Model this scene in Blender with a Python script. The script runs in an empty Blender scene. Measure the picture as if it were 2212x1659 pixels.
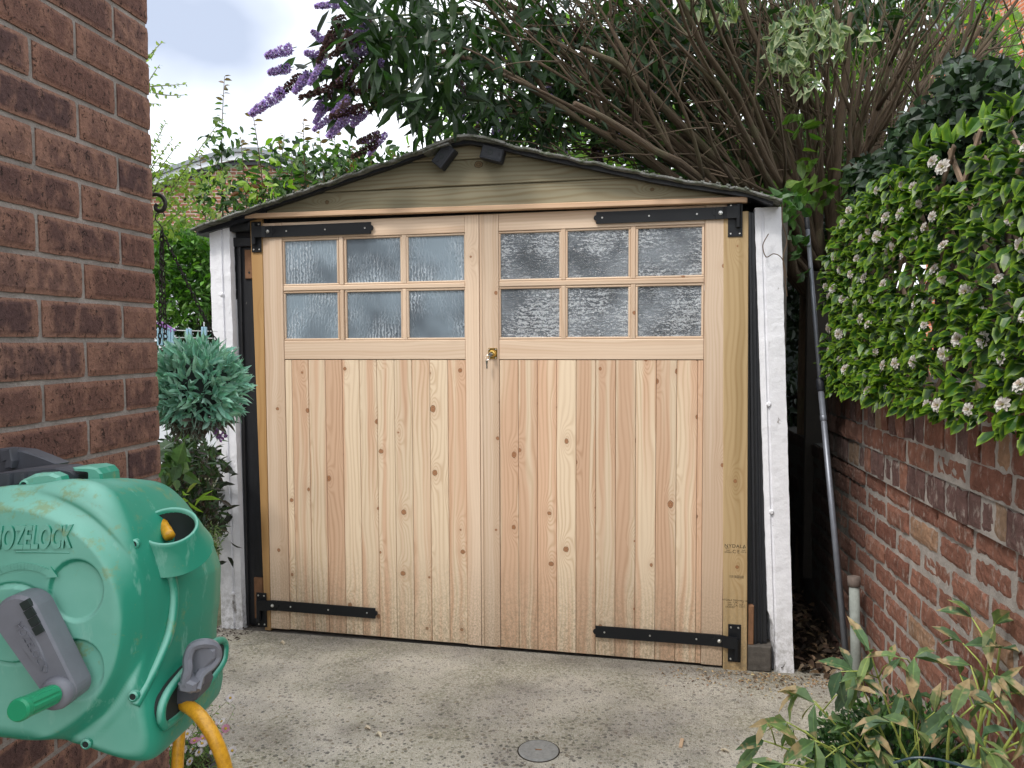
import bpy, math, random
import numpy as np
from mathutils import Vector, Matrix, noise as mnoise
rad=math.radians
random.seed(7); rng=np.random.default_rng(7)
SC=bpy.context.scene; COL=SC.collection

# ------------------------------------------------------------------ camera, sky, sun, exposure
YAW,PITCH,ROLL=0.21634,-0.05472,-0.00432
CAM=np.array([1.9457,-3.32774,1.39319]); FPX=1650.0; CX,CY=1106.0,829.5
def _axes():
    cy,sy,cp,sp,cr,sr=math.cos(YAW),math.sin(YAW),math.cos(PITCH),math.sin(PITCH),math.cos(ROLL),math.sin(ROLL)
    f=np.array([-sy*cp,cy*cp,sp]); r=np.array([cy,sy,0.]); u=np.cross(r,f)
    return r*cr+u*sr, -r*sr+u*cr, f
AR,AU,AF=_axes()
cam=bpy.data.cameras.new('camera'); camo=bpy.data.objects.new('camera',cam); COL.objects.link(camo)
cam.sensor_width=36; cam.lens=36*FPX/2212; cam.clip_start=0.05; cam.clip_end=600
camo.matrix_world=Matrix([[AR[0],AU[0],-AF[0],CAM[0]],[AR[1],AU[1],-AF[1],CAM[1]],[AR[2],AU[2],-AF[2],CAM[2]],[0,0,0,1]])
SC.camera=camo
SC.view_settings.view_transform='Standard'; SC.view_settings.look='None'
SC.view_settings.exposure=0.95; SC.view_settings.gamma=1.0
SUN_EL,SUN_AZ=rad(52),rad(215)          # azimuth clockwise from +Y: behind the camera, to the left
w=bpy.data.worlds.new('World'); SC.world=w; w.use_nodes=True
nt=w.node_tree; nt.nodes.clear()
def N(t,ty,**k):
    n=t.nodes.new(ty)
    for a,b in k.items():
        if a=='inp':
            for i,v in b.items(): n.inputs[i].default_value=v
        else: setattr(n,a,b)
    return n
sky=N(nt,'ShaderNodeTexSky',sky_type='NISHITA',sun_disc=False,sun_elevation=SUN_EL,sun_rotation=SUN_AZ,dust_density=2.0)
tc=N(nt,'ShaderNodeTexCoord')
mp=N(nt,'ShaderNodeMapping',inp={'Location':(0.35,0.1,0.2),'Scale':(1.0,1.0,1.5)})
nz=N(nt,'ShaderNodeTexNoise',inp={'Scale':2.3,'Detail':5.0,'Roughness':0.45})
cr=N(nt,'ShaderNodeValToRGB'); cr.color_ramp.elements[0].position=0.40; cr.color_ramp.elements[1].position=0.56
cr.color_ramp.elements[0].color=(3.5,3.95,4.9,1); cr.color_ramp.elements[1].color=(10.5,10.8,11.2,1)
mx=N(nt,'ShaderNodeMix',data_type='RGBA',inp={0:0.88})
bg=N(nt,'ShaderNodeBackground',inp={'Strength':0.1}); wo=N(nt,'ShaderNodeOutputWorld')
L=nt.links.new
L(tc.outputs['Generated'],mp.inputs[0]); L(mp.outputs[0],nz.inputs['Vector'])
dp=N(nt,'ShaderNodeVectorMath',operation='DISTANCE'); L(tc.outputs['Generated'],dp.inputs[0]); dp.inputs[1].default_value=(-.507,.792,.34)   # one grey-blue gap in the cloud
ma=N(nt,'ShaderNodeMath',operation='MULTIPLY_ADD',inp={1:.85,2:.125}); L(dp.outputs['Value'],ma.inputs[0])
mb_=N(nt,'ShaderNodeMath',operation='MULTIPLY_ADD',inp={1:.45}); L(nz.outputs['Fac'],mb_.inputs[0]); L(ma.outputs[0],mb_.inputs[2]); L(mb_.outputs[0],cr.inputs[0])
L(sky.outputs[0],mx.inputs[6]); L(cr.outputs[0],mx.inputs[7]); L(mx.outputs[2],bg.inputs[0]); L(bg.outputs[0],wo.inputs[0])
sl=bpy.data.lights.new('sun','SUN'); sl.energy=1.5; sl.angle=rad(12); sl.color=(1,0.96,0.9)
so=bpy.data.objects.new('sun',sl); COL.objects.link(so)
sd=Vector((math.sin(SUN_AZ)*math.cos(SUN_EL),math.cos(SUN_AZ)*math.cos(SUN_EL),math.sin(SUN_EL)))
so.rotation_euler=sd.to_track_quat('Z','Y').to_euler(); so.location=(0,0,12)

# ------------------------------------------------------------------ geometry helpers
def at(u,v,z):
    "point at depth z metres from the camera in the photo direction (u,v)"
    return CAM+z*(AF+(u-CX)/FPX*AR-(v-CY)/FPX*AU)
def yp(u,v,Y=0.0):
    d=AF+(u-CX)/FPX*AR-(v-CY)/FPX*AU; return CAM+d*((Y-CAM[1])/d[1])
def zp(u,v,Z=0.0):
    d=AF+(u-CX)/FPX*AR-(v-CY)/FPX*AU; return CAM+d*((Z-CAM[2])/d[2])
def nrm(v): v=np.asarray(v,float); return v/(np.linalg.norm(v)+1e-12)

class MB:
    def __init__(s): s.v=[]; s.f=[]; s.m=[]; s.uv=[]; s.c=[]; s.n=0
    def add(s,verts,faces,mi=0,uv=None,col=(.5,.5,.5,1),uvf=None):
        """uv: per-vertex; col: one colour or per-vertex"""
        verts=np.asarray(verts,float); k=len(verts); b=s.n
        s.v.append(verts); s.n+=k
        for f in faces: s.f.append(tuple(i+b for i in f)); s.m.append(mi)
        s.uv.append(np.zeros((k,2)) if uv is None else np.asarray(uv,float))
        c=np.asarray(col,float)
        if c.shape[-1]==3: c=np.concatenate([c,np.ones(c.shape[:-1]+(1,))],-1)
        s.c.append(np.tile(c,(k,1)) if c.ndim==1 else c)
    def build(s,name,mats,parent=None,smooth=False,origin=None):
        V=np.concatenate(s.v); me=bpy.data.meshes.new(name)
        if origin is not None: V=V-np.asarray(origin)
        me.from_pydata(V.tolist(),[],s.f)
        if not isinstance(mats,(list,tuple)): mats=[mats]
        for m in mats: me.materials.append(m)
        if len(mats)>1: me.polygons.foreach_set('material_index',s.m)
        UV=np.concatenate(s.uv); li=np.zeros(len(me.loops),dtype=np.int32); me.loops.foreach_get('vertex_index',li)
        l=me.uv_layers.new(name='UVMap'); l.data.foreach_set('uv',UV[li].ravel().astype(np.float32))
        a=me.color_attributes.new('Col','FLOAT_COLOR','POINT'); a.data.foreach_set('color',np.concatenate(s.c).ravel().astype(np.float32))
        if smooth: me.polygons.foreach_set('use_smooth',[True]*len(me.polygons))
        me.update()
        o=bpy.data.objects.new(name,me); COL.objects.link(o)
        if origin is not None: o.location=origin
        if parent: o.parent=parent
        return o
def tag(o,label=None,cat=None,group=None,kind=None):
    if label: o['label']=label
    if cat: o['category']=cat
    if group: o['group']=group
    if kind: o['kind']=kind
    return o
def empty(name,loc,label,cat,group=None):
    o=bpy.data.objects.new(name,None); COL.objects.link(o); o.location=loc; o.empty_display_size=.05
    return tag(o,label,cat,group)
def part(mb,name,mats,parent,smooth=False):
    "mesh given in world coordinates, parented to an (unrotated) thing or part"
    p=parent; off=np.zeros(3)
    while p is not None: off+=np.array(p.location); p=p.parent
    V=mb.v; mb.v=[np.concatenate(V)-off]; mb.uv=[np.concatenate(mb.uv)]; mb.c=[np.concatenate(mb.c)]
    return mb.build(name,mats,parent,smooth)
def tube(mb,pts,rad_,sides=6,mi=0,col=(.5,.5,.5,1),cap=True,flat=1.0):
    P=np.asarray(pts,float); n=len(P); R_=np.broadcast_to(np.asarray(rad_,float),(n,))
    T=np.gradient(P,axis=0); T/=np.linalg.norm(T,axis=1)[:,None]+1e-12
    a=nrm(np.cross(T[0],[.31,.22,.93] if abs(T[0][2])<.9 else [1,0,0])); V=[];UV=[];ln=0
    th=np.linspace(0,2*math.pi,sides,endpoint=False)
    for i in range(n):
        a=nrm(a-T[i]*(a@T[i])); b=np.cross(T[i],a)
        if i: ln+=np.linalg.norm(P[i]-P[i-1])
        V.append(P[i]+R_[i]*(np.cos(th)[:,None]*a+flat*np.sin(th)[:,None]*b)); UV+=[(t/6.283*R_[i]*6,ln) for t in th]
    F=[(i*sides+j,i*sides+(j+1)%sides,(i+1)*sides+(j+1)%sides,(i+1)*sides+j) for i in range(n-1) for j in range(sides)]
    if cap: F+=[tuple(range(sides))[::-1],tuple((n-1)*sides+j for j in range(sides))]
    mb.add(np.concatenate(V),F,mi,UV,col)
def bez(p0,p1,p2,n=10):
    t=np.linspace(0,1,n)[:,None]; p0,p1,p2=map(lambda q:np.asarray(q,float),(p0,p1,p2))
    return (1-t)**2*p0+2*t*(1-t)*p1+t*t*p2
def catmull(P,k=6):
    P=[np.asarray(p,float) for p in P]; P=[2*P[0]-P[1]]+P+[2*P[-1]-P[-2]]; o=[]
    for i in range(1,len(P)-2):
        for t in np.linspace(0,1,k,endpoint=False):
            a,b,c,d=P[i-1:i+3]; o.append(.5*((2*b)+(-a+c)*t+(2*a-5*b+4*c-d)*t*t+(-a+3*b-3*c+d)*t**3))
    o.append(P[-2]); return np.array(o)
def box(mb,lo,hi,mi=0,ch=0.0,grain='z',col=None,skew=(0,0),uvo=None):
    """box with the front (-Y) edges chamfered by ch; UVs in metres, v along the grain. skew: x shift of the top, z shift of right end"""
    x0,y0,z0=lo; x1,y1,z1=hi; c=ch
    R0=[(x0,z0),(x1,z0),(x1,z1),(x0,z1)]; R1=[(x0+c,z0+c),(x1-c,z0+c),(x1-c,z1-c),(x0+c,z1-c)]
    rings=[(R1,y0),(R0,y0+c),(R0,y1)] if c>0 else [(R0,y0),(R0,y1)]
    if uvo is None: uvo=(random.random()*40,random.random()*40)
    V=[];UV=[]
    for Rr,y in rings:
        for x,z in Rr:
            fx=(z-z0)/max(z1-z0,1e-9); fz=(x-x0)/max(x1-x0,1e-9)
            V.append((x+skew[0]*fx,y,z+skew[1]*fz))
            a,l=(x+(y-y0)*.8,z) if grain=='z' else (z+(y-y0)*.8,x)
            UV.append((a+uvo[0],l+uvo[1]))
    k=len(rings); F=[(0,1,2,3)]
    for r_ in range(k-1):
        for i in range(4):
            j=(i+1)%4; F.append((r_*4+i,(r_+1)*4+i,(r_+1)*4+j,r_*4+j))
    F.append(tuple((k-1)*4+i for i in (3,2,1,0)))
    mb.add(V,F,mi,UV,col or (random.random(),random.random(),random.random(),1))
def obox(mb,c,ax,ay,az,sx,sy,sz,mi=0,ch=0.0,col=(.5,.5,.5,1)):
    "oriented box, centre c, half sizes; all edges chamfered by ch"
    ax,ay,az=map(nrm,(ax,ay,az)); c=np.asarray(c,float); V=[];
    if ch<=0:
        for k in range(8):
            s=[1 if k>>b&1 else -1 for b in range(3)]; V.append(c+ax*sx*s[0]+ay*sy*s[1]+az*sz*s[2])
        mb.add(V,[(0,2,3,1),(4,5,7,6),(0,1,5,4),(2,6,7,3),(0,4,6,2),(1,3,7,5)],mi,None,col); return
    S=(sx,sy,sz); idx={}
    for k in range(8):
        s=[1 if k>>b&1 else -1 for b in range(3)]
        for d in range(3):
            q=[s[b]*(S[b] if b==d else S[b]-ch) for b in range(3)]
            idx[(k,d)]=len(V); V.append(c+ax*q[0]+ay*q[1]+az*q[2])
    F=[]
    for d in range(3):
        a,b=[e for e in range(3) if e!=d]
        for sg in (0,1):
            ks=[(sg<<d)|(i<<a)|(j<<b) for i,j in ((0,0),(1,0),(1,1),(0,1))]; F.append(tuple(idx[(k,d)] for k in ks))
    for d in range(3):
        a,b=[e for e in range(3) if e!=d]
        for i in (0,1):
            for j in (0,1):
                k0=(i<<a)|(j<<b); k1=k0|(1<<d); F.append((idx[(k0,a)],idx[(k1,a)],idx[(k1,b)],idx[(k0,b)]))
    for k in range(8): F.append((idx[(k,0)],idx[(k,1)],idx[(k,2)]))
    mb.add(V,F,mi,None,col)
def lathe(mb,c,axis,prof,n=24,mi=0,col=(.5,.5,.5,1),up=(.1,.2,.97)):
    "prof: list of (radius, distance along axis)"
    axis=nrm(axis); a=nrm(np.cross(axis,up)); b=np.cross(axis,a); c=np.asarray(c,float); V=[]
    for r_,h in prof:
        for k in range(n):
            t=2*math.pi*k/n; V.append(c+axis*h+r_*(math.cos(t)*a+math.sin(t)*b))
    m=len(prof); F=[(i*n+j,i*n+(j+1)%n,(i+1)*n+(j+1)%n,(i+1)*n+j) for i in range(m-1) for j in range(n)]
    F+=[tuple(range(n))[::-1],tuple((m-1)*n+j for j in range(n))]
    mb.add(V,F,mi,None,col)
def rdir(n):
    v=rng.normal(size=(n,3)); return v/np.linalg.norm(v,axis=1)[:,None]
def leaves(mb,P,D,NN,Ln,Wd,col,fold=.18,curl=.35,mi=0,prof=((.28,.85),(.62,.8)),colj=.12,twist=0.0):
    """many leaves at once: P base, D direction, NN normal hint, Ln, Wd arrays. UV = (across, along)"""
    P=np.asarray(P,float); n=len(P); D=np.asarray(D,float); D=D/np.linalg.norm(D,axis=1)[:,None]
    X=np.cross(D,NN); X/=np.linalg.norm(X,axis=1)[:,None]+1e-9; Z=np.cross(X,D)
    Ln=np.broadcast_to(Ln,(n,))[:,None]; Wd=np.broadcast_to(Wd,(n,))[:,None]
    cu=np.broadcast_to(curl,(n,))[:,None]*rng.uniform(.3,1.5,(n,1)); fo=fold*rng.uniform(.2,1.6,(n,1))
    def pt(t,s,wd):
        return P+D*Ln*(t-.18*cu*t*t)+X*Wd*.5*s*wd+Z*(fo*Wd*abs(s)*wd-cu*Ln*t*t*.6)
    (t1,w1),(t2,w2)=prof
    V=np.stack([pt(0,0,0),pt(t1,-1,w1),pt(t1*1.05,0,0),pt(t1,1,w1),pt(t2,-1,w2),pt(t2*1.03,0,0),pt(t2,1,w2),pt(1,0,0)],1)
    UVt=np.array([(.5,0),(0,t1),(.5,t1),(1,t1),(0,t2),(.5,t2),(1,t2),(.5,1)])
    F0=[(0,2,1),(0,3,2),(1,2,5,4),(2,3,6,5),(4,5,7),(5,6,7)]
    C=np.asarray(col,float)
    if C.ndim==1: C=np.tile(C,(n,1))
    C=C*(1+colj*rng.normal(size=(n,1)))*(1+colj*.35*rng.normal(size=(n,3))); C=np.clip(C,.004,1)
    C=np.concatenate([C,np.ones((n,1))],1)
    b=mb.n; mb.v.append(V.reshape(-1,3)); mb.n+=n*8
    for i in range(n):
        o=b+i*8
        for f in F0: mb.f.append(tuple(o+j for j in f)); mb.m.append(mi)
    mb.uv.append(np.tile(UVt,(n,1))); mb.c.append(np.repeat(C,8,axis=0))

# ------------------------------------------------------------------ materials
class NT:
    def __init__(s,name):
        s.m=bpy.data.materials.new(name); s.m.use_nodes=True; s.t=s.m.node_tree; s.t.nodes.clear()
        s.out=s.n('ShaderNodeOutputMaterial'); s.b=s.n('ShaderNodeBsdfPrincipled'); s.l(s.b.outputs[0],s.out.inputs[0])
    def n(s,ty,inp=None,**k):
        n=s.t.nodes.new(ty)
        for a,b in k.items(): setattr(n,a,b)
        for i,v in (inp or {}).items():
            if isinstance(v,bpy.types.NodeSocket): s.t.links.new(v,n.inputs[i])
            else: n.inputs[i].default_value=v
        return n
    def l(s,a,b): s.t.links.new(a,b)
    def math(s,op,a,b=0.0,c=None,clamp=False):
        i={0:a,1:b}
        if c is not None: i[2]=c
        return s.n('ShaderNodeMath',i,operation=op,use_clamp=clamp).outputs[0]
    def mix(s,f,a,b,bt='MIX'):
        a=a if isinstance(a,bpy.types.NodeSocket) else (*a,1)[:4]; b=b if isinstance(b,bpy.types.NodeSocket) else (*b,1)[:4]
        return s.n('ShaderNodeMix',{0:f,6:a,7:b},data_type='RGBA',blend_type=bt).outputs[2]
    def ramp(s,f,*st):
        r=s.n('ShaderNodeValToRGB',{0:f}); e=r.color_ramp.elements
        while len(e)<len(st): e.new(.5)
        for k,(p,c) in enumerate(st): e[k].position=p; e[k].color=(*c,1) if not isinstance(c,(int,float)) else (c,c,c,1)
        return r.outputs[0]
    def noise(s,vec,sc,det=3,ro=.5,dist=0.0,out='Fac'):
        return s.n('ShaderNodeTexNoise',{'Vector':vec,'Scale':sc,'Detail':det,'Roughness':ro,'Distortion':dist}).outputs[out]
    def map(s,vec,sc=(1,1,1),loc=(0,0,0)): return s.n('ShaderNodeMapping',{0:vec,1:loc,3:sc}).outputs[0]
    def obj(s): return s.n('ShaderNodeTexCoord').outputs['Object']
    def pos(s): return s.n('ShaderNodeNewGeometry').outputs['Position']
    def uv(s): return s.n('ShaderNodeTexCoord').outputs['UV']
    def attr(s,nm='Col'): return s.n('ShaderNodeAttribute',attribute_name=nm).outputs['Color']
    def bump(s,h,st=.5,d=.002):
        b=s.n('ShaderNodeBump',{'Strength':st,'Distance':d,'Height':h}); s.l(b.outputs[0],s.b.inputs['Normal']); return b
    def set(s,**k):
        for a,v in k.items():
            a=a.replace('_',' ')
            if isinstance(v,bpy.types.NodeSocket): s.l(v,s.b.inputs[a])
            else: s.b.inputs[a].default_value=v if not(isinstance(v,tuple) and len(v)==3) else (*v,1)
        return s
def simple(name,c,rough=.6,metal=0,var=.25,sc=30,bump=0,spec=.5,bd=.001):
    t=NT(name); nz=t.noise(t.pos(),sc,4,.6)
    col=t.mix(nz,tuple(x*(1-var) for x in c),tuple(min(1,x*(1+var)) for x in c)); t.set(Base_Color=col,Roughness=rough,Metallic=metal)
    t.b.inputs['Specular IOR Level'].default_value=spec
    if bump: t.bump(nz,bump,bd)
    return t.m
def wood(name,cream,peach,knot=(.2,.085,.035),kp=.45,ksc=(9,2.6),contrast=.22,rough=.55,dirt=True,greyt=None,freq=330,spec=.3,ksz=.0075):
    t=NT(name); sp=t.n('ShaderNodeSeparateXYZ',{0:t.uv()}); a,l=sp.outputs[0],sp.outputs[1]
    def vec(x,y): return t.n('ShaderNodeCombineXYZ',{0:x,1:y}).outputs[0]
    n1=t.noise(vec(t.math('MULTIPLY',a,5),t.math('MULTIPLY',l,.9)),1.6,2,.5)
    n2=t.noise(vec(t.math('MULTIPLY',a,30),t.math('MULTIPLY',l,4)),1.0,2,.5)
    kv=vec(t.math('MULTIPLY',a,ksc[0]),t.math('MULTIPLY',l,ksc[1]))
    vo=t.n('ShaderNodeTexVoronoi',{'Vector':kv,'Scale':1.0,'Randomness':.85},voronoi_dimensions='2D')
    dv=t.n('ShaderNodeVectorMath',{0:kv,1:vo.outputs['Position']},operation='SUBTRACT').outputs[0]
    ds=t.n('ShaderNodeSeparateXYZ',{0:dv}); da=t.math('DIVIDE',ds.outputs[0],ksc[0]); dl=t.math('DIVIDE',ds.outputs[1],ksc[1])
    cs=t.n('ShaderNodeSeparateXYZ',{0:vo.outputs['Color']}); has=t.math('LESS_THAN',cs.outputs[0],kp)
    size=t.math('MULTIPLY_ADD',cs.outputs[1],ksz,ksz*.45)
    wob=t.math('MULTIPLY_ADD',t.noise(vec(t.math('MULTIPLY',a,90),t.math('MULTIPLY',l,90)),1,2),.5,.75)
    r2=t.math('ADD',t.math('POWER',da,2.0),t.math('POWER',t.math('MULTIPLY',dl,t.math('MULTIPLY_ADD',cs.outputs[2],.5,.7)),2.0))
    r=t.math('MULTIPLY',t.math('DIVIDE',t.math('SQRT',r2),size),wob)      # 1 at the rim of the knot
    defl=t.math('MULTIPLY',has,t.math('EXPONENT',t.math('MULTIPLY',-1.0,t.math('ADD',t.math('POWER',t.math('DIVIDE',da,.022),2.0),t.math('POWER',t.math('DIVIDE',dl,.055),2.0)))))
    fld=t.math('ADD',t.math('MULTIPLY',a,freq),t.math('ADD',t.math('MULTIPLY',n1,30.0),t.math('ADD',t.math('MULTIPLY',n2,2.5),t.math('MULTIPLY',defl,26.0))))
    g=t.math('MULTIPLY_ADD',t.math('SINE',fld),.5,.5); g=t.math('POWER',g,2.2)
    fine=t.noise(vec(t.math('MULTIPLY',a,900),t.math('MULTIPLY',l,14)),1,2,.6)
    band=t.noise(vec(t.math('ADD',t.math('MULTIPLY',a,23),t.math('MULTIPLY',n1,1.5)),t.math('MULTIPLY',l,.45)),1.0,1,.4)
    at_=t.n('ShaderNodeSeparateXYZ',{0:t.attr()})
    band2=t.math('MULTIPLY_ADD',at_.outputs[0],.22,t.math('SUBTRACT',band,.11))
    base=t.mix(t.ramp(band2,(.44,0),(.56,1)),cream,peach)
    base=t.mix(1.0,base,t.ramp(at_.outputs[1],(0,.86),(1,1.04)),'MULTIPLY')
    dk=t.mix(1.0,base,(1-contrast,1-contrast*1.35,1-contrast*1.7),'MULTIPLY')
    amp=t.math('MULTIPLY_ADD',t.noise(vec(t.math('MULTIPLY',a,8),l),1.3,1),1.2,-.1,clamp=True)
    c=t.mix(t.math('MULTIPLY',g,amp),base,dk)
    c=t.mix(t.math('MULTIPLY',fine,.22),c,tuple(x*.72 for x in peach))
    halo=t.math('MULTIPLY',t.math('EXPONENT',t.math('MULTIPLY',-.12,t.math('POWER',r,2.0))),t.math('MULTIPLY',has,.32))
    c=t.mix(halo,c,tuple(k_*.4+p_*.6 for k_,p_ in zip(knot,peach)))
    kin=t.math('MULTIPLY',t.math('LESS_THAN',r,1.0),has)
    kc=t.mix(t.math('MULTIPLY_ADD',t.math('SINE',t.math('MULTIPLY',r,11)),.5,.5),knot,tuple(k_*1.9 for k_ in knot))
    rim=t.math('MULTIPLY',t.math('GREATER_THAN',r,.8),.7); kc=t.mix(rim,kc,tuple(k_*.45 for k_ in knot))
    c=t.mix(t.math('MULTIPLY',kin,.88),c,kc)
    if greyt: c=t.mix(t.ramp(t.noise(t.map(t.pos(),(3,3,9)),1.5,4),(.4,0),(.65,.75)),c,greyt)
    if dirt:
        z=t.n('ShaderNodeSeparateXYZ',{0:t.pos()}).outputs[2]
        m=t.math('MULTIPLY',t.math('SUBTRACT',1.0,t.math('DIVIDE',z,.42),clamp=True),t.ramp(t.noise(t.map(t.pos(),(1,1,.8)),130,5,.8),(.42,0),(.62,1)))
        c=t.mix(t.math('MULTIPLY',m,.8),c,(.20,.165,.105))
    t.set(Base_Color=c,Roughness=rough); t.b.inputs['Specular IOR Level'].default_value=spec
    t.bump(t.math('MULTIPLY_ADD',g,.3,fine),.12,.0006)
    return t.m
M={}
M['pine']=wood('pine',(.74,.60,.435),(.645,.43,.29),ksz=.0088,kp=.62,ksc=(9,3.4),contrast=.27)
M['pine_frame']=wood('pine_frame',(.71,.55,.41),(.64,.47,.335),kp=.3,ksc=(7,3.0),contrast=.17,freq=420)
M['jamb_wood']=wood('jamb_wood',(.46,.33,.175),(.38,.265,.13),kp=.35,contrast=.25,freq=260)
M['jamb_left']=wood('jamb_wood_warm',(.50,.31,.135),(.43,.25,.10),kp=.35,contrast=.22,freq=260)
M['tanalised']=wood('tanalised',(.27,.24,.16),(.21,.19,.125),knot=(.085,.055,.028),kp=.62,ksc=(5.5,1.9),contrast=.4,rough=.7,dirt=False,freq=300,spec=.2,ksz=.012)
M['strip_wood']=wood('strip_wood',(.68,.50,.33),(.60,.40,.26),kp=.1,dirt=False)
def black_paint(name,c=(.012,.013,.016),chip=True):
    t=NT(name); p=t.pos(); n_=t.noise(t.map(p,(1,1,.35)),60,5,.7)
    c0=t.mix(n_,tuple(x*.6 for x in c),tuple(x*1.8 for x in c))
    if chip:
        ch=t.ramp(t.noise(t.map(p,(1.2,1.2,.5)),38,6,.75),(.66,0),(.70,1)); c0=t.mix(t.math('MULTIPLY',ch,.5),c0,(.28,.26,.24))
    t.set(Base_Color=c0,Roughness=.42); t.bump(n_,.6,.003); return t.m
M['black_timber']=black_paint('black_timber')
M['felt_black']=black_paint('felt_black',(.010,.012,.018),False)
def hinge_mat():
    t=NT('black_steel'); p=t.pos(); n_=t.noise(p,420,3,.6)
    sp=t.ramp(t.noise(p,190,6,.85),(.69,0),(.73,1))
    t.set(Base_Color=t.mix(t.math('MULTIPLY',sp,.35),(.008,.009,.011),(.25,.22,.19)),Roughness=.45,Metallic=.0); t.b.inputs['Specular IOR Level'].default_value=.28
    t.bump(n_,.35,.0006); return t.m
M['hinge']=hinge_mat()
M['zinc']=simple('zinc_screw',(.62,.62,.6),.3,1,.1)
M['brass']=simple('brass',(.62,.42,.13),.22,1,.15,60)
M['steel']=simple('steel_key',(.62,.6,.57),.25,1,.1)
def white_paint():
    t=NT('white_masonry_paint'); p=t.pos(); n_=t.noise(p,26,5,.65); n3=t.noise(t.map(p,(1,1,.45)),14,6,.72)
    c=t.mix(n_,(.70,.70,.74),(.84,.84,.87))
    z=t.n('ShaderNodeSeparateXYZ',{0:p}).outputs[2]
    low=t.math('SUBTRACT',1.0,t.math('DIVIDE',z,.30),clamp=True)
    chip=t.ramp(t.math('ADD',n3,t.math('MULTIPLY',low,.06)),(.675,0),(.695,1))
    c=t.mix(t.math('MULTIPLY',chip,.8),c,(.30,.27,.25))
    dirt=t.math('MULTIPLY',t.ramp(t.noise(p,34,6,.85),(.42,0),(.66,1)),t.math('MULTIPLY_ADD',low,.75,.05))
    c=t.mix(dirt,c,(.16,.15,.12)); t.set(Base_Color=c,Roughness=.75); t.b.inputs['Specular IOR Level'].default_value=.2
    t.bump(t.math('ADD',n_,t.math('MULTIPLY',chip,-.5)),.7,.006); return t.m
M['white_paint']=white_paint()
M['rust_plate']=simple('rusty_iron',(.20,.10,.05),.85,0,.6,30,.4)
M['concrete']=simple('old_concrete',(.17,.155,.14),.9,0,.4,30,.6,.2,.004)
def roof_mat():
    t=NT('mossy_cement_sheet'); p=t.pos(); n_=t.noise(p,22,6,.7); n2=t.noise(p,90,4,.7)
    c=t.mix(n2,(.10,.10,.095),(.30,.30,.28)); c=t.mix(t.ramp(n_,(.45,0),(.62,1)),c,(.07,.085,.045)); t.set(Base_Color=c,Roughness=.95); t.bump(t.math('ADD',n_,n2),.9,.008); return t.m
M['roof']=roof_mat()
def glass_mat(name,kind):
    t=NT(name); p=t.uv()
    if kind=='reeded':   # vertical wavering reeds
        wv=t.n('ShaderNodeTexWave',{'Vector':t.map(p,(1,.5,1)),'Scale':20.0,'Distortion':7.0,'Detail':2.5,'Detail Scale':2.2,'Detail Roughness':.75},bands_direction='X').outputs['Fac']
        vis=t.ramp(t.noise(p,4.0,2),(.34,0.0),(.62,1.0)); st,bd=.9,.0035
    else:
        w1=t.n('ShaderNodeTexWave',{'Vector':t.map(p,(.55,1,1)),'Scale':16.0,'Distortion':16.0,'Detail':4.0,'Detail Scale':2.4,'Detail Roughness':.8},bands_direction='Y').outputs['Fac']
        w2=t.noise(t.map(p,(.6,1,1)),75,3,.6,1.2)
        wv=t.math('MULTIPLY_ADD',w2,.9,t.math('MULTIPLY',w1,.55)); vis=t.ramp(t.noise(p,5.0,2),(.25,.35),(.65,1.0)); st,bd=1.0,.006
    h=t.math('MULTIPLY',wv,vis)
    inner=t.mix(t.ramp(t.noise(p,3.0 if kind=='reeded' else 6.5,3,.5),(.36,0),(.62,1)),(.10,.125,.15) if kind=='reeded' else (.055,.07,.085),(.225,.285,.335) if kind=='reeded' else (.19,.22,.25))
    crest_glint=t.ramp(h,(.52,0),(.80,1)); inner=t.mix(t.math('MULTIPLY',crest_glint,.55 if kind=='reeded' else .75),inner,(.50,.56,.62) if kind=='reeded' else (.62,.66,.70)); t.set(Base_Color=inner,Roughness=.12); t.b.inputs['Specular IOR Level'].default_value=.8  # pale glints painted into the glass colour along the ripple crests
    t.b.inputs['Coat Weight'].default_value=.35; t.b.inputs['Coat Roughness'].default_value=.03
    b=t.bump(h,st,bd); t.l(b.outputs[0],t.b.inputs['Coat Normal']); return t.m
M['glass_reed']=glass_mat('obscure_glass_reeded','reeded'); M['glass_hammer']=glass_mat('obscure_glass_hammered','hammered')
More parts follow.
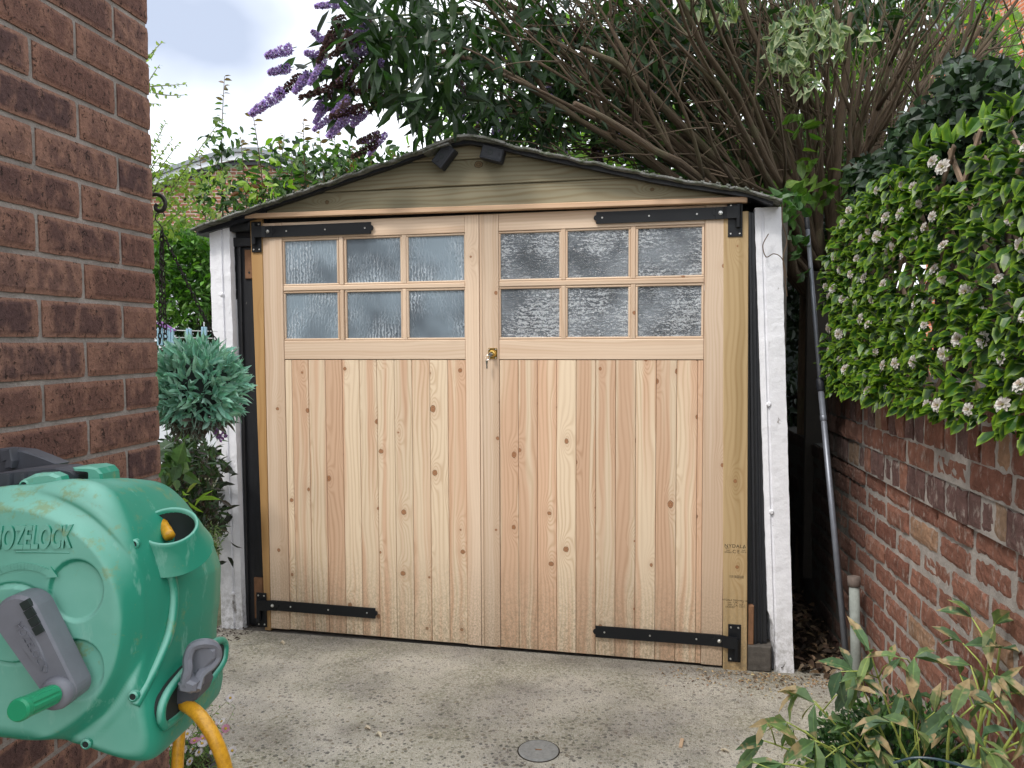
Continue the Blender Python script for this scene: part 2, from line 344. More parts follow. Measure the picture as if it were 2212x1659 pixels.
def brick_mat(name,kind):
    t=NT(name); at_=t.attr(); uv=t.uv(); s=t.n('ShaderNodeSeparateXYZ',{0:at_}); r1,r2,r3=s.outputs
    p=t.pos()
    if kind=='house':
        off=t.n('ShaderNodeVectorMath',{0:uv,1:t.n('ShaderNodeVectorMath',{0:at_,1:(37,19,0)},operation='MULTIPLY').outputs[0]},operation='ADD').outputs[0]
        bn=t.noise(t.map(off,(9,1.5,1)),1.0,2,.5)
        su=t.n('ShaderNodeSeparateXYZ',{0:uv}); eu=t.math('MINIMUM',su.outputs[0],t.math('SUBTRACT',1.0,su.outputs[0])); ev=t.math('MINIMUM',su.outputs[1],t.math('SUBTRACT',1.0,su.outputs[1]))
        wob=t.noise(p,38,4,.6); ce=t.math('MINIMUM',t.math('MULTIPLY',eu,4.5),t.math('MULTIPLY',ev,4.0))
        cen_=t.ramp(t.math('MULTIPLY_ADD',wob,.7,t.math('SUBTRACT',ce,.35)),(.15,0),(.55,1))
        f=t.math('MULTIPLY',cen_,t.math('ADD',t.ramp(bn,(.34,.15),(.56,1)),t.math('MULTIPLY',t.math('SUBTRACT',r1,.5),.9),clamp=True))
        c=t.mix(f,(.275,.15,.108),(.085,.047,.045)); c=t.mix(t.math('MULTIPLY',r2,.5),c,(.20,.095,.065))
        fi=t.noise(p,170,5,.8); c=t.mix(1.0,c,t.ramp(fi,(.3,.62),(.7,1.25)),'MULTIPLY')
        pit=t.ramp(t.noise(t.map(p,(1,1,.7)),125,3,.6,1.4),(.61,0),(.65,1))
        c=t.mix(t.math('MULTIPLY',pit,.8),c,(.022,.014,.012))
        h=t.math('SUBTRACT',fi,t.math('MULTIPLY',pit,1.2)); t.set(Base_Color=c,Roughness=.85); t.bump(h,1.0,.004)
    else:
        hue=t.mix(r1,(.165,.068,.047),(.25,.115,.078)); hue=t.mix(t.ramp(r2,(.74,0),(.80,.85)),hue,(.11,.066,.062)); hue=t.mix(t.ramp(r3,(.95,0),(.97,.5)),hue,(.36,.25,.15))
        n1=t.noise(p,17,5,.7); n2=t.noise(t.map(p,(1,1,.4)),45,5,.75)
        c=t.mix(1.0,hue,t.ramp(n1,(.3,.6),(.7,1.2)),'MULTIPLY')
        sm=t.ramp(n2,(.54,0),(.68,1)); c=t.mix(t.math('MULTIPLY',sm,.6),c,(.40,.35,.31))
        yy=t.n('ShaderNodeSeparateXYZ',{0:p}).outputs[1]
        back_dark=t.math('MULTIPLY',t.math('DIVIDE',t.math('ADD',yy,t.math('MULTIPLY_ADD',n1,.5,.0)),.75,clamp=True),.9)  # bricks get darker with Y, towards the back of the wall
        c=t.mix(back_dark,c,(.022,.019,.017)); fi=t.noise(p,150,4,.8)
        t.set(Base_Color=c,Roughness=.9); t.bump(t.math('ADD',t.math('MULTIPLY',n2,1.4),fi),1.0,.005)
    t.b.inputs['Specular IOR Level'].default_value=.25
    return t.m
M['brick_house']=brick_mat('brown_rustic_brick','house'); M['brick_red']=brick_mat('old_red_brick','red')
def mortar(name,a,b,back_dark=False):
    t=NT(name); p=t.pos(); n_=t.noise(p,120,5,.8); n1=t.noise(p,14,4,.6); c=t.mix(n_,a,b); c=t.mix(1.0,c,t.ramp(n1,(.3,.65),(.7,1.15)),'MULTIPLY')
    if back_dark:
        yy=t.n('ShaderNodeSeparateXYZ',{0:p}).outputs[1]; c=t.mix(t.math('MULTIPLY',t.math('DIVIDE',t.math('ADD',yy,t.math('MULTIPLY',n1,.5)),.6,clamp=True),.95),c,(.018,.018,.014))  # mortar likewise darker towards the back
    t.set(Base_Color=c,Roughness=.95); t.bump(t.math('ADD',n_,n1),1.0,.006); return t.m
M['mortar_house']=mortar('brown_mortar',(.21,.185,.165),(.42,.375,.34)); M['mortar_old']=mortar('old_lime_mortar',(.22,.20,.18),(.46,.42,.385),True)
def leaf_mat(name,rough=.45,trans=.35,edge=None,rib=.25,spec=.4,tc_=(1.0,1.35,.35),brown=None):
    t=NT(name); c=t.attr(); s=t.n('ShaderNodeSeparateXYZ',{0:t.uv()}); ac=t.math('ABSOLUTE',t.math('SUBTRACT',s.outputs[0],.5))
    c0=c
    if rib: c0=t.mix(t.math('MULTIPLY',t.math('LESS_THAN',ac,.05),rib),c0,t.mix(1.0,c,(2.0,1.8,1.5),'MULTIPLY'))
    if edge: c0=t.mix(t.ramp(t.math('MAXIMUM',t.math('MULTIPLY',ac,2.0),s.outputs[1]),(edge[1],0),(1,1)),c0,edge[0])
    if brown: c0=t.mix(t.ramp(t.math('ADD',t.noise(t.pos(),brown[1],3,.6),t.math('MULTIPLY',s.outputs[1],.14)),(brown[2],0),(brown[2]+.06,1)),c0,brown[0])
    nn=t.noise(t.pos(),60,2); c0=t.mix(1.0,c0,t.ramp(nn,(.3,.8),(.7,1.15)),'MULTIPLY')
    t.set(Base_Color=c0,Roughness=rough); t.b.inputs['Specular IOR Level'].default_value=spec
    tr=t.n('ShaderNodeBsdfTranslucent',{0:t.mix(1.0,c0,tc_,'MULTIPLY')}); mxs=t.n('ShaderNodeMixShader',{0:trans})
    t.l(t.b.outputs[0],mxs.inputs[1]); t.l(tr.outputs[0],mxs.inputs[2]); t.l(mxs.outputs[0],t.out.inputs[0]); return t.m
M['leaf']=leaf_mat('leaf'); M['leaf_dark']=leaf_mat('leaf_glossy_dark',.45,.12,spec=.3,rib=.35)
M['leaf_thin']=leaf_mat('leaf_thin',.5,.5,tc_=(1.15,1.4,.4))
M['leaf_plastic']=leaf_mat('artificial_leaf',.42,.18,edge=((.17,.28,.012),.60),rib=.2,spec=.4)
M['leaf_teal']=leaf_mat('artificial_grass_leaf',.45,.2,edge=((.30,.50,.40),.72),rib=.15,tc_=(1,1.1,.8))
M['leaf_wilt']=leaf_mat('wilting_leaf',.55,.25,brown=((.36,.27,.15),16,.615),rib=.5)
M['leaf_varieg']=leaf_mat('variegated_leaf',.5,.3,edge=((.42,.45,.26),.45),rib=0)
M['leaf_dead']=leaf_mat('dead_leaf',.8,.1,rib=.2,tc_=(1,.8,.5))
M['petal']=leaf_mat('petal',.6,.35,rib=0,tc_=(1,1,1))
def bark():
    t=NT('bark'); p=t.uv(); n_=t.noise(t.map(p,(200,14,1)),1,4,.65); n2=t.noise(t.pos(),9,3)
    c=t.mix(n_,(.022,.015,.010),(.17,.115,.07)); c=t.mix(t.ramp(n2,(.5,0),(.7,.4)),c,(.10,.11,.05)); t.set(Base_Color=c,Roughness=.9); t.bump(n_,1.0,.006); return t.m
M['bark']=bark()
M['twig']=simple('green_twig',(.13,.14,.05),.6,0,.3,20); M['twig_brown']=simple('brown_twig',(.10,.065,.04),.8,0,.3,30)
M['stem_green']=simple('pale_green_stem',(.30,.36,.08),.5,0,.2,15)
M['iron']=simple('wrought_iron',(.022,.018,.016),.55,.3,.5,60,.4); M['soil']=simple('dark_soil',(.035,.026,.019),.95,0,.5,25,.9,.1,.02)
def green_plastic():
    t=NT('worn_green_plastic'); p=t.pos(); nrm_=t.n('ShaderNodeNewGeometry').outputs['Normal']; fa=t.n('ShaderNodeVectorMath',{0:nrm_,1:tuple(-AF*.62+AU*.62-AR*.25)},operation='DOT_PRODUCT').outputs['Value']; n_=t.noise(p,7,4,.6); n2=t.noise(p,55,5,.75)
    c=t.mix(t.ramp(t.math('MULTIPLY_ADD',n_,.45,t.math('MULTIPLY',fa,.75)),(.40,0),(.82,1)),(.022,.24,.155),(.20,.47,.375)); sc=t.ramp(t.noise(t.map(p,(1,1,.35)),40,4,.7),(.60,0),(.72,.5)); c=t.mix(sc,c,(.27,.50,.41))  # paler where the casing faces up, front and left; pale scuffs on top
    st=t.ramp(t.math('MULTIPLY_ADD',n2,.55,t.math('MULTIPLY',t.noise(p,11,2),.5)),(.60,0),(.68,.6)); c=t.mix(st,c,(.22,.25,.08))
    t.set(Base_Color=c,Roughness=.42); t.b.inputs['Specular IOR Level'].default_value=.4; t.bump(n2,.12,.001); return t.m
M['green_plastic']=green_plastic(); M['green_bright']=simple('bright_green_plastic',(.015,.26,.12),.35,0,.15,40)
M['grey_plastic']=simple('grey_plastic',(.16,.165,.19),.45,0,.15,50,.2); M['dark_plastic']=simple('dark_grey_plastic',(.055,.058,.07),.5,0,.25,40,.2)
M['cavity']=simple('dark_cavity',(.012,.02,.018),.8,0,.2)
def hose_m():
    t=NT('yellow_hose'); p=t.pos(); n_=t.noise(p,120,4,.8); c=t.mix(t.ramp(n_,(.42,0),(.75,1)),(.66,.335,.022),(.40,.18,.012)); t.set(Base_Color=c,Roughness=.32); return t.m
M['hose']=hose_m()
M['pole']=simple('galvanised_pole',(.20,.215,.25),.45,.5,.25,30,.2); M['pipe']=simple('painted_iron_pipe',(.22,.24,.22),.8,0,.5,30,.5)
M['pipe_cap']=simple('corroded_pipe_cap',(.13,.10,.085),.9,0,.6,60,.6)
M['ink']=simple('black_ink',(.02,.015,.01),.8,0,.3,200)

# ------------------------------------------------------------------ ground
def ground_mat():
    t=NT('exposed_aggregate_concrete'); p=t.pos(); sp=t.n('ShaderNodeSeparateXYZ',{0:p}); X,Y=sp.outputs[0],sp.outputs[1]
    wp=t.n('ShaderNodeVectorMath',{0:p,1:t.n('ShaderNodeVectorMath',{0:t.noise(p,40,2,out='Color'),1:(.012,.012,0)},operation='MULTIPLY').outputs[0]},operation='ADD').outputs[0]
    v=t.n('ShaderNodeTexVoronoi',{'Vector':t.map(wp,(1,1.0,.01)),'Scale':54.0,'Randomness':1.0}); 
    v2=t.n('ShaderNodeTexVoronoi',{'Vector':t.map(wp,(1,1,.01)),'Scale':150.0,'Randomness':1.0})
    cs=t.n('ShaderNodeSeparateXYZ',{0:v.outputs['Color']}); c2=t.n('ShaderNodeSeparateXYZ',{0:v2.outputs['Color']})
    cem=t.mix(t.noise(p,160,4,.7),(.38,.35,.29),(.84,.79,.68))
    peb=t.ramp(cs.outputs[0],(0,(.10,.10,.105)),(.3,(.19,.175,.155)),(.55,(.25,.24,.225)),(.8,(.29,.225,.15)),(1,(.45,.41,.35)))
    psz=t.math('MULTIPLY_ADD',cs.outputs[1],.22,.25)
    pm=t.math('MULTIPLY',t.math('LESS_THAN',v.outputs['Distance'],psz),t.math('GREATER_THAN',cs.outputs[2],.22))
    sm=t.math('MULTIPLY',t.math('LESS_THAN',v2.outputs['Distance'],.36),.75)
    sc=t.ramp(c2.outputs[0],(0,(.12,.11,.10)),(.5,(.46,.42,.34)),(1,(.90,.85,.76)))
    big=t.noise(p,1.7,3,.55)
    wear=t.math('MULTIPLY_ADD',Y,-1.1,t.math('MULTIPLY_ADD',big,1.6,-1.0),clamp=True)       # more stone shows away from the door
    c=t.mix(sm,cem,sc); c=t.mix(t.math('MULTIPLY',pm,t.math('MULTIPLY_ADD',wear,.65,.3)),c,peb)
    fl=t.noise(p,420,3,.8); c=t.mix(1.0,c,t.ramp(fl,(.32,.5),(.68,1.4)),'MULTIPLY')
    gp=t.noise(p,2.4,4,.6); moss=t.math('MULTIPLY',t.ramp(gp,(.44,0),(.62,1)),t.ramp(t.noise(p,70,4,.8),(.38,0),(.6,.9)))
    c=t.mix(t.math('MULTIPLY',moss,.6),c,(.13,.135,.05))
    gy=t.ramp(t.noise(t.map(p,(1,1,1),(5,3,0)),3.1,4,.6),(.46,0),(.64,.65)); c=t.mix(gy,c,t.mix(1.0,c,(.66,.66,.70),'MULTIPLY'))
    st=t.ramp(t.noise(t.map(p,(1,1.6,1),(2,8,0)),1.1,5,.62),(.50,0),(.66,.5)); c=t.mix(st,c,t.mix(1.0,c,(.60,.58,.54),'MULTIPLY'))
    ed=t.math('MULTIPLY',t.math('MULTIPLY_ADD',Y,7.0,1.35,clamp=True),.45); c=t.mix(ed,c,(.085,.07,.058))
    t.set(Base_Color=c,Roughness=.92); t.b.inputs['Specular IOR Level'].default_value=.2
    h=t.math('ADD',t.math('MULTIPLY',pm,t.math('SUBTRACT',.6,v.outputs['Distance'])),t.math('MULTIPLY',t.math('SUBTRACT',.5,v2.outputs['Distance']),.45))
    t.bump(t.math('MULTIPLY_ADD',fl,.3,h),1.0,.008); return t.m
GZ=-.012
def sheet(name,pts,z,m,kind='structure',sub=1):
    mb=MB(); mb.add([(x,y,z) for x,y in pts],[tuple(range(len(pts)))]); return tag(mb.build(name,m),kind=kind)
def soil_far():
    t=NT('garden_ground'); p=t.pos(); c=t.mix(t.noise(p,3,5,.7),(.03,.035,.015),(.10,.10,.05)); t.set(Base_Color=c,Roughness=1.0); t.bump(t.noise(p,30,5),.8,.02); return t.m
M['garden']=soil_far()
tag(sheet('ground',[(-300,-300),(300,-300),(300,300),(-300,300)],GZ-.03,M['garden']))
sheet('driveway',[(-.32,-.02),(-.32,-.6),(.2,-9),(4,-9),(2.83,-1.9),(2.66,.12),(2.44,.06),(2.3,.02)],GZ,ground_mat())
sheet('garden_path_soil',[(2.40,.07),(2.68,.10),(2.52,4.5),(2.4,4.5)],GZ-.012,M['soil'])
sheet('garage_floor',[(-.3,-.02),(2.3,.02),(2.4,.07),(2.4,5.2),(-.3,5.2)],GZ-.008,M['concrete'])

# ------------------------------------------------------------------ bricks as real geometry
def brick(mb,o,du,dv,dn,wd,ht,dep,nu,nv,jit,rough,col,proud=0.0):
    """one brick: lower left front corner o, along du, up dv, outward dn"""
    V=[];UV=[]; off=np.array([random.random()*50]*3)
    for j in range(nv+1):
        for i in range(nu+1):
            a,b=i/nu,j/nv; e=(i in(0,nu)),(j in(0,nv)); q=o+du*wd*a+dv*ht*b
            nz=mnoise.noise_vector(Vector(q*38+off)); nz2=mnoise.noise(Vector(q*110+off))
            d=proud+rough*nz2
            if e[0] or e[1]: d-=.0025+(.002 if e[0] and e[1] else 0)+abs(nz[2])*jit*.8
            q=q+dn*d+(du*nz[0]+dv*nz[1])*jit*(1.0 if (e[0] or e[1]) else .3)
            V.append(q); UV.append((a*wd/.215,b*ht/.065))
    F=[(j*(nu+1)+i,j*(nu+1)+i+1,(j+1)*(nu+1)+i+1,(j+1)*(nu+1)+i) for j in range(nv) for i in range(nu)]
    per=[i for i in range(nu+1)]+[j*(nu+1)+nu for j in range(1,nv+1)]+[nv*(nu+1)+i for i in range(nu-1,-1,-1)]+[j*(nu+1) for j in range(nv-1,0,-1)]
    b0=len(V)
    for k in per: V.append(V[k]-dn*dep); UV.append(UV[k])
    n=len(per)
    for k in range(n): F.append((per[k],b0+k,b0+(k+1)%n,per[(k+1)%n]))
    mb.add(V,F,0,UV,col)
def cbox(mb,corners,z0,z1,mi=0):
    n=len(corners); V=[(x,y,z0) for x,y in corners]+[(x,y,z1) for x,y in corners]
    mb.add(V,[tuple(range(n))[::-1],tuple(range(n,2*n))]+[(i,(i+1)%n,n+(i+1)%n,n+i) for i in range(n)],mi)
# brown brick house on the left
HC=np.array([.8229,-1.8489,0]); HD=nrm([.0706,-.9975,0]); HN=np.array([-HD[1],HD[0],0]); UP=np.array([0,0,1.])
house=empty('brick_house',(HC[0],HC[1],0),'brown rustic brick house corner at the left, with the hose reel on it','house')
mb=MB(); Z0=2.00096
for k in range(-14,27):
    zb=Z0-.075*(k+1)+.005; s=0.0
    near=(-3<k<14)
    if k%2==0: js=[(0,.2200)]+[(.225*i+.005,.215) for i in range(1,15)]
    else: js=[(0,.1075)]+[(.1125+.225*i+.005,.215) for i in range(0,14)]
    for s0,wd in js:
        if zb<-.02: continue
        fine=near and s0<.75
        c=(random.random(),random.random(),random.random(),1)
        brick(mb,HC+HD*s0+UP*zb,HD,UP,HN,wd,.065,.1 if s0==0 else .012,18 if fine else 4,6 if fine else 2,.0010 if fine else .0,.0012 if fine else 0,c)
part(mb,'brickwork',M['brick_house'],house)
mb=MB(); a=HC; b=HC+HD*3.2-HN*.007
cbox(mb,[tuple((HC-HN*.0055+HD*.004)[:2]),tuple((HC-HN*.0055+HD*3.2)[:2]),tuple((HC-HN*3.6+HD*3.2)[:2]),tuple((HC-HN*3.6+HD*.004)[:2])],-.04,3.05)
part(mb,'mortar',M['mortar_house'],house)

# old red wall on the right
WA=np.array([2.8312,-1.903,0]); WD=nrm([-.0753,.9972,0]); WN=np.array([-WD[1],WD[0],0])   # WN points left, into the drive
gw=empty('garden_wall',(2.80,-1.5,0),'old red brick garden wall with thick pale mortar along the right side','wall')
mb=MB()
def wall_row(zb,ht,wd,s0,s1,ph,outw,dark=None,joint=.019):
    s=s0-ph
    while s<s1:
        L_=wd+random.uniform(-.006,.006); a_=max(s,s0); b_=min(s+L_,s1)
        if b_-a_>.02:
            c=[random.random(),random.random()*(.75 if dark is None else 1),random.random(),1]
            if dark is not None and random.random()<dark: c[1]=.95
            y_=WA[1]+a_; fine=(-1.9<y_<.6)
            q=WA+WD*a_+UP*(zb+random.uniform(-.002,.002))+WN*outw
            brick(mb,q,WD,UP,WN,b_-a_,ht,.03,max(3,int((b_-a_)/.015)) if fine else 3,5 if fine else 2,.0066,.0034,tuple(c),random.uniform(-.006,.004))
        s+=L_+joint
lo,hi=-1.4,4.6; hu=2.45
z=.794
k=0
while z>-.05:
    z-=.0855; wall_row(z+.009,.0685,.217,lo,hi,.118*(k%2)+random.uniform(-.01,.01),0); k+=1
wall_row(.800,.060,.222,lo,hi,.05,.004)
wall_row(.870,.095,.072,lo,hu,.0,.016,dark=.75,joint=.006)
wall_row(.976,.075,.222,lo,hu,.09,.022)
wall_row(1.060,.105,.070,lo,hu,.0,.024,dark=.3,joint=.009)
wall_row(1.172,.075,.222,lo,hu,.03,.024)
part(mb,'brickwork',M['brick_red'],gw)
mb=MB()
def wseg(s0,s1,z0,z1,outw,th=.2):
    a_,b_=WA+WD*s0+WN*outw,WA+WD*s1+WN*outw; cbox(mb,[tuple(a_[:2]),tuple((a_-WN*th)[:2]),tuple((b_-WN*th)[:2]),tuple(b_[:2])],z0,z1)
wseg(lo,hi,-.05,.864,-.006); wseg(lo,hu-.002,.864,.97,.009); wseg(lo,hu-.004,.97,1.26,.016)
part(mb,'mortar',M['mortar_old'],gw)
pr=empty('brick_pier',(2.56,1.6,0),'dark brick pier standing behind the leaning pole','pier')
mb=MB(); pc=at(1722,1200,4.75); pc[2]=0
for k in range(12):
    zb=.0+.088*k
    brick(mb,pc+UP*zb,np.array([1.,0,0]),UP,np.array([0,-1.,0]),.11,.075,.3,6,4,.004,.002,(random.random(),.9,.2,1))
obox(mb,pc+np.array([.055,.16,.53]),(1,0,0),(0,1,0),(0,0,1),.05,.15,.54,1)
pr.location=(pc[0],pc[1],0)
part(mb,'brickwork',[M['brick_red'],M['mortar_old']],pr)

# ------------------------------------------------------------------ garage
gar=empty('garage',(1.07,.02,GZ),'single garage with new pine double doors, glazed at the top, under a shallow mossy roof','garage')
W_,H_=2.134,1.962
def leaf(x0,x1,stl,str_,planks,lab,panes,gkey,mir):
    mb=MB()
    box(mb,(x0,0,0),(x0+stl,.044,H_),1,.0022,'z'); box(mb,(x1-str_,0,0),(x1,.044,H_),1,.0022,'z')
    xa,xb=x0+stl+.0006,x1-str_-.0006
    box(mb,(xa,.0015,1.885),(xb,.044,H_),1,.002,'x')
    box(mb,(xa,.0015,1.3155),(xb,.044,1.4045),1,.003,'x')
    for p0,p1 in planks: box(mb,(p0+.0006,.004+random.uniform(0,.0006),.001),(p1-.0006,.024,1.3135),0,.0026,'z')
    box(mb,(xa,.026,.002),(xb,.042,1.30),0,0,'z')
    # glazing: muntins and small mouldings
    zs=(1.415,1.640,1.875)
    zr=1.651
    box(mb,(xa,.002,zr-.012),(xb,.030,zr+.012),1,.004,'x')
    px=[p[0] for p in panes]+[panes[-1][1]]
    for i in range(2):
        xm=(panes[i][1]+panes[i+1][0])/2
        box(mb,(xm-.0105,.003,1.4045),(xm+.0105,.030,zr-.012),1,.003,'z'); box(mb,(xm-.0105,.003,zr+.012),(xm+.0105,.030,1.885),1,.003,'z')
    for (pa,pb) in panes:
        for (za,zb) in ((1.4155,1.6285),(1.6735,1.8742)):
            g=.0105
            box(mb,(pa-g,.006,za-g),(pb+g,.02,za-.0005),1,.003,'x'); box(mb,(pa-g,.006,zb+.0005),(pb+g,.02,zb+g),1,.003,'x')
            box(mb,(pa-g,.0065,za-.0004),(pa,.02,zb+.0004),1,.003,'z'); box(mb,(pb,.0065,za-.0004),(pb+g,.02,zb+.0004),1,.003,'z')
    d=part(mb,'door_leaf',[M['pine'],M['pine_frame']],gar); d['label']=lab
    for (pa,pb) in panes:
        for (za,zb) in ((1.4155,1.6285),(1.6735,1.8742)):
            m2=MB(); uo=random.random()*9
            x_0,x_1,z_0,z_1=pa-.004,pb+.004,za-.004,zb+.004
            m2.add([(x_0,.015,z_0),(x_1,.015,z_0),(x_1,.015,z_1),(x_0,.015,z_1),(x_0,.019,z_0),(x_1,.019,z_0),(x_1,.019,z_1),(x_0,.019,z_1)],
              [(0,1,2,3),(7,6,5,4),(0,4,5,1),(1,5,6,2),(2,6,7,3),(3,7,4,0)],0,[(uo+x_0,z_0),(uo+x_1,z_0),(uo+x_1,z_1),(uo+x_0,z_1)]*2)
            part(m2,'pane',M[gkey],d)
    return d
pl=[(.1015,.1375)]+[(.1375+.0863*i,.1375+.0863*(i+1)) for i in range(10)]; pl[-1]=(pl[-1][0],1.0005)
dl=leaf(.002,1.0655,.100,.065,pl,'left door leaf, panes of vertically rippled glass',[(.111,.377),(.425,.691),(.730,.994)],'glass_reed',0)
pr_=[(1.1555+.0866*i,1.1555+.0866*(i+1)) for i in range(10)]+[(2.0215,2.0445)]
dr=leaf(1.0685,2.133,.0865,.088,pr_,'right door leaf, panes of hammered glass, with the lock',[(1.163,1.427),(1.464,1.727),(1.768,2.033)],'glass_hammer',1)
# rebate bead on the meeting stile
mb=MB(); box(mb,(1.0688,-.003,.002),(1.0795,.0,H_-.002),0,.001,'z'); part(mb,'bead',M['pine_frame'],dr)
def screw(mb,x,y,z,r=.0042,hexb=False):
    lathe(mb,(x,y,z),(0,-1,0),[(r,0),(r,.0012),(r*.72,.0028),(r*.3,.0024)] if not hexb else [(r*1.5,0),(r*1.5,.002),(r*1.05,.0025),(r*1.0,.007),(r*.6,.009)],10 if not hexb else 12,1)
def hinge(par,name_lab,xp0,xp1,zp0,zp1,xtip,zs0,zs1,sgn,kn,slope):
    """plate on the jamb, pin knuckle, strap running onto the door"""
    mb=MB(); zc=(zs0+zs1)/2; xe=xp0 if sgn>0 else xp1
    box(mb,(xp0,-.0075,zp0),(xp1,-.0035 if True else 0,zp1),0,.0008)
    box(mb,(xp0+.002,-.004,zp0+.002),(xp1-.002,.004,zp1-.002),0,0)
    xk=xe+sgn*.017                                    # knuckle axis
    lathe(mb,(xk,-.017,kn[0]),(0,0,1),[(.0085,0),(.0105,.001),(.0105,kn[1]-kn[0]-.001),(.0085,kn[1]-kn[0])],16,0)
    pts=[]; n=14; x1_=xtip; h0,h1=zs0,zs1
    # strap cross-section extruded: knuckle -> joggle -> flat
    X=[xk,xk+sgn*.016,xk+sgn*.045,xk+sgn*.058,xk+sgn*.07,x1_]; Y=[-.027,-.026,-.022,-.014,-.0095,-.0095]
    V=[];F=[]
    for i,(x,y) in enumerate(zip(X,Y)):
        dz=slope*(x-xk)
        V+=[(x,y,zs0+dz),(x,y,zs1+dz),(x,y+.0062,zs1+dz),(x,y+.0062,zs0+dz)]
    for i in range(len(X)-1):
        for j in range(4): F.append((i*4+j,i*4+(j+1)%4,(i+1)*4+(j+1)%4,(i+1)*4+j))
    F+=[(0,1,2,3),(23,22,21,20)]; mb.add(V,F,0)
    box(mb,(min(xk+sgn*.058,xk+sgn*.092),-.0125,zs0+slope*.075*sgn),(max(xk+sgn*.058,xk+sgn*.092),-.0094,zs1+slope*.075*sgn),0,.0008)
    dz=slope*(xtip-xk); rr=(zs1-zs0)*.24
    lathe(mb,(xtip-sgn*.001,-.0094,zc+dz),(0,-1,0),[(rr,-.006),(rr,-.0004),(rr*.9,0.0)],16,0)
    lathe(mb,(xk+sgn*.094,-.0097,zc+slope*.094*sgn),(0,-1,0),[(rr*.85,-.004),(rr*.85,.0014),(rr*.8,.0022)],16,0)
    for d in (.135,.332,.530): screw(mb,xk+sgn*(d+.032),-.0098,zc+slope*(d+.03)*sgn)
    screw(mb,xk+sgn*.072,-.0122,zc+slope*.07*sgn,.0055,True)
    for x in (xp0+.011,xp1-.011):
        for z in (zp0+.013,zp1-.013): screw(mb,x,-.0077,z)
    o=part(mb,'strap_hinge',[M['hinge'],M['zinc']],par); o['label']=name_lab
hinge(dl,'top hinge of the left leaf, plain black',-.052,-.001,1.826,1.970,.556,1.894,1.947,1,(1.862,1.962),0.0)
hinge(dl,'bottom hinge of the left leaf',-.070,-.017,.0065,.175,.550,.094,.143,1,(.036,.142),-.003)
hinge(dr,'top hinge of the right leaf, hammered finish catching the light',2.137,2.195,1.826,1.967,1.590,1.900,1.950,-1,(1.862,1.958),0.0)
hinge(dr,'bottom hinge of the right leaf',2.156,2.2085,.025,.188,1.590,.088,.139,-1,(.036,.128),.003)
mb=MB(); obox(mb,(1.1265,-.0015,1.343),(1,0,0),(0,1,0),(0,0,1),.0205,.0025,.0245,0,.0018)
lathe(mb,(1.1265,-.004,1.343),(0,-1,0),[(.0165,0),(.0165,.004),(.0145,.007),(.013,.0125),(.009,.014)],24,0)
for sx in(-1,1):
    for sz in(-1,1): screw(mb,1.1265+sx*.0155,-.004,1.343+sz*.019,.0035)
part(mb,'door_lock',[M['brass'],M['zinc']],dr)
# jambs, head strip
mb=MB(); box(mb,(-.0325,.0,GZ),(.0,.07,1.9835),0,.002,'z')
for v_ in mb.v[0]: v_[0]-=.030*(v_[2]/1.98)*(1 if v_[0]<-.015 else 0)
jl=part(mb,'jamb',M['jamb_left'],gar)
V=mb.v
mb=MB()
V=[(-.034,.0005,GZ),(.0015,.0005,GZ),(.0,.0005,1.985),(-.062,.0005,1.93),(-.062,.0005,1.985)]
mb=MB(); box(mb,(2.1365,-.003,GZ-.004),(2.236,.067,1.930),0,.0025,'z',skew=(-.0175,0)); jr=part(mb,'jamb',M['jamb_wood'],gar)
mb=MB(); box(mb,(-.070,-.034,1.983),(2.211,.0,2.006),0,.003,'x',skew=(0,-.0215)); part(mb,'drip_strip',M['strip_wood'],gar)
mb=MB(); box(mb,(-.067,.004,2.006),(.013,.05,2.032),0,.002,'x'); part(mb,'packing_block',M['pine_frame'],gar)
def text(body,size,c,xdir,zdir,mat,name,parent,ext=.0004,shear=0,align='CENTER',space=1.0,xs=1.0,bold=0):
    cu=bpy.data.curves.new(name,'FONT'); cu.body=body; cu.size=size; cu.extrude=ext; cu.shear=shear; cu.align_x=align; cu.align_y='CENTER'; cu.space_character=space; cu.offset=bold
    tmp=bpy.data.objects.new(name+'_tmp',cu); COL.objects.link(tmp); dg=bpy.context.evaluated_depsgraph_get()
    me=bpy.data.meshes.new_from_object(tmp.evaluated_get(dg)); bpy.data.objects.remove(tmp); me.name=name
    me.materials.clear(); me.materials.append(mat)
    X=nrm(xdir); Z=nrm(zdir); Nn=np.cross(X,Z)
    n=len(me.vertices); co=np.zeros(n*3); me.vertices.foreach_get('co',co); co=co.reshape(-1,3)
    p=parent; off=np.zeros(3)
    while p is not None: off+=np.array(p.location); p=p.parent
    co=np.asarray(c)-off+co[:,:1]*X*xs+co[:,1:2]*Z+co[:,2:3]*Nn; me.vertices.foreach_set('co',co.ravel()); me.update()
    o=bpy.data.objects.new(name,me); COL.objects.link(o); o.parent=parent; return o
ex,ez=(1,0,0),(0,0,1); ty=-.0033
def tj(b,s,u,v,sp=1.0): 
    q=yp(u,v,ty); text(b,s,q,ex,ez,M['ink'],'printed_stamp',jr,.0001,0,'CENTER',sp)
tj('NYDALA',.021,1588,1180,1.1); tj('C E',.020,1590,1192); tj('0674',.008,1571,1184); tj('DRY\nGRADED',.008,1573,1191); tj('DoP\nC24 N',.008,1606,1191); tj('08',.008,1606,1184)
tj('NYDALA TRÄVARU AB',.0105,1588,1297); tj('UK\nCA',.0125,1589,1305); tj('1.048',.007,1575,1302); tj('DRY\nGRADED',.0095,1577,1309); tj('22',.007,1605,1302); tj('DoP n\nC24 M',.009,1603,1309)
mb=MB(); q=yp(1591,1246,ty)
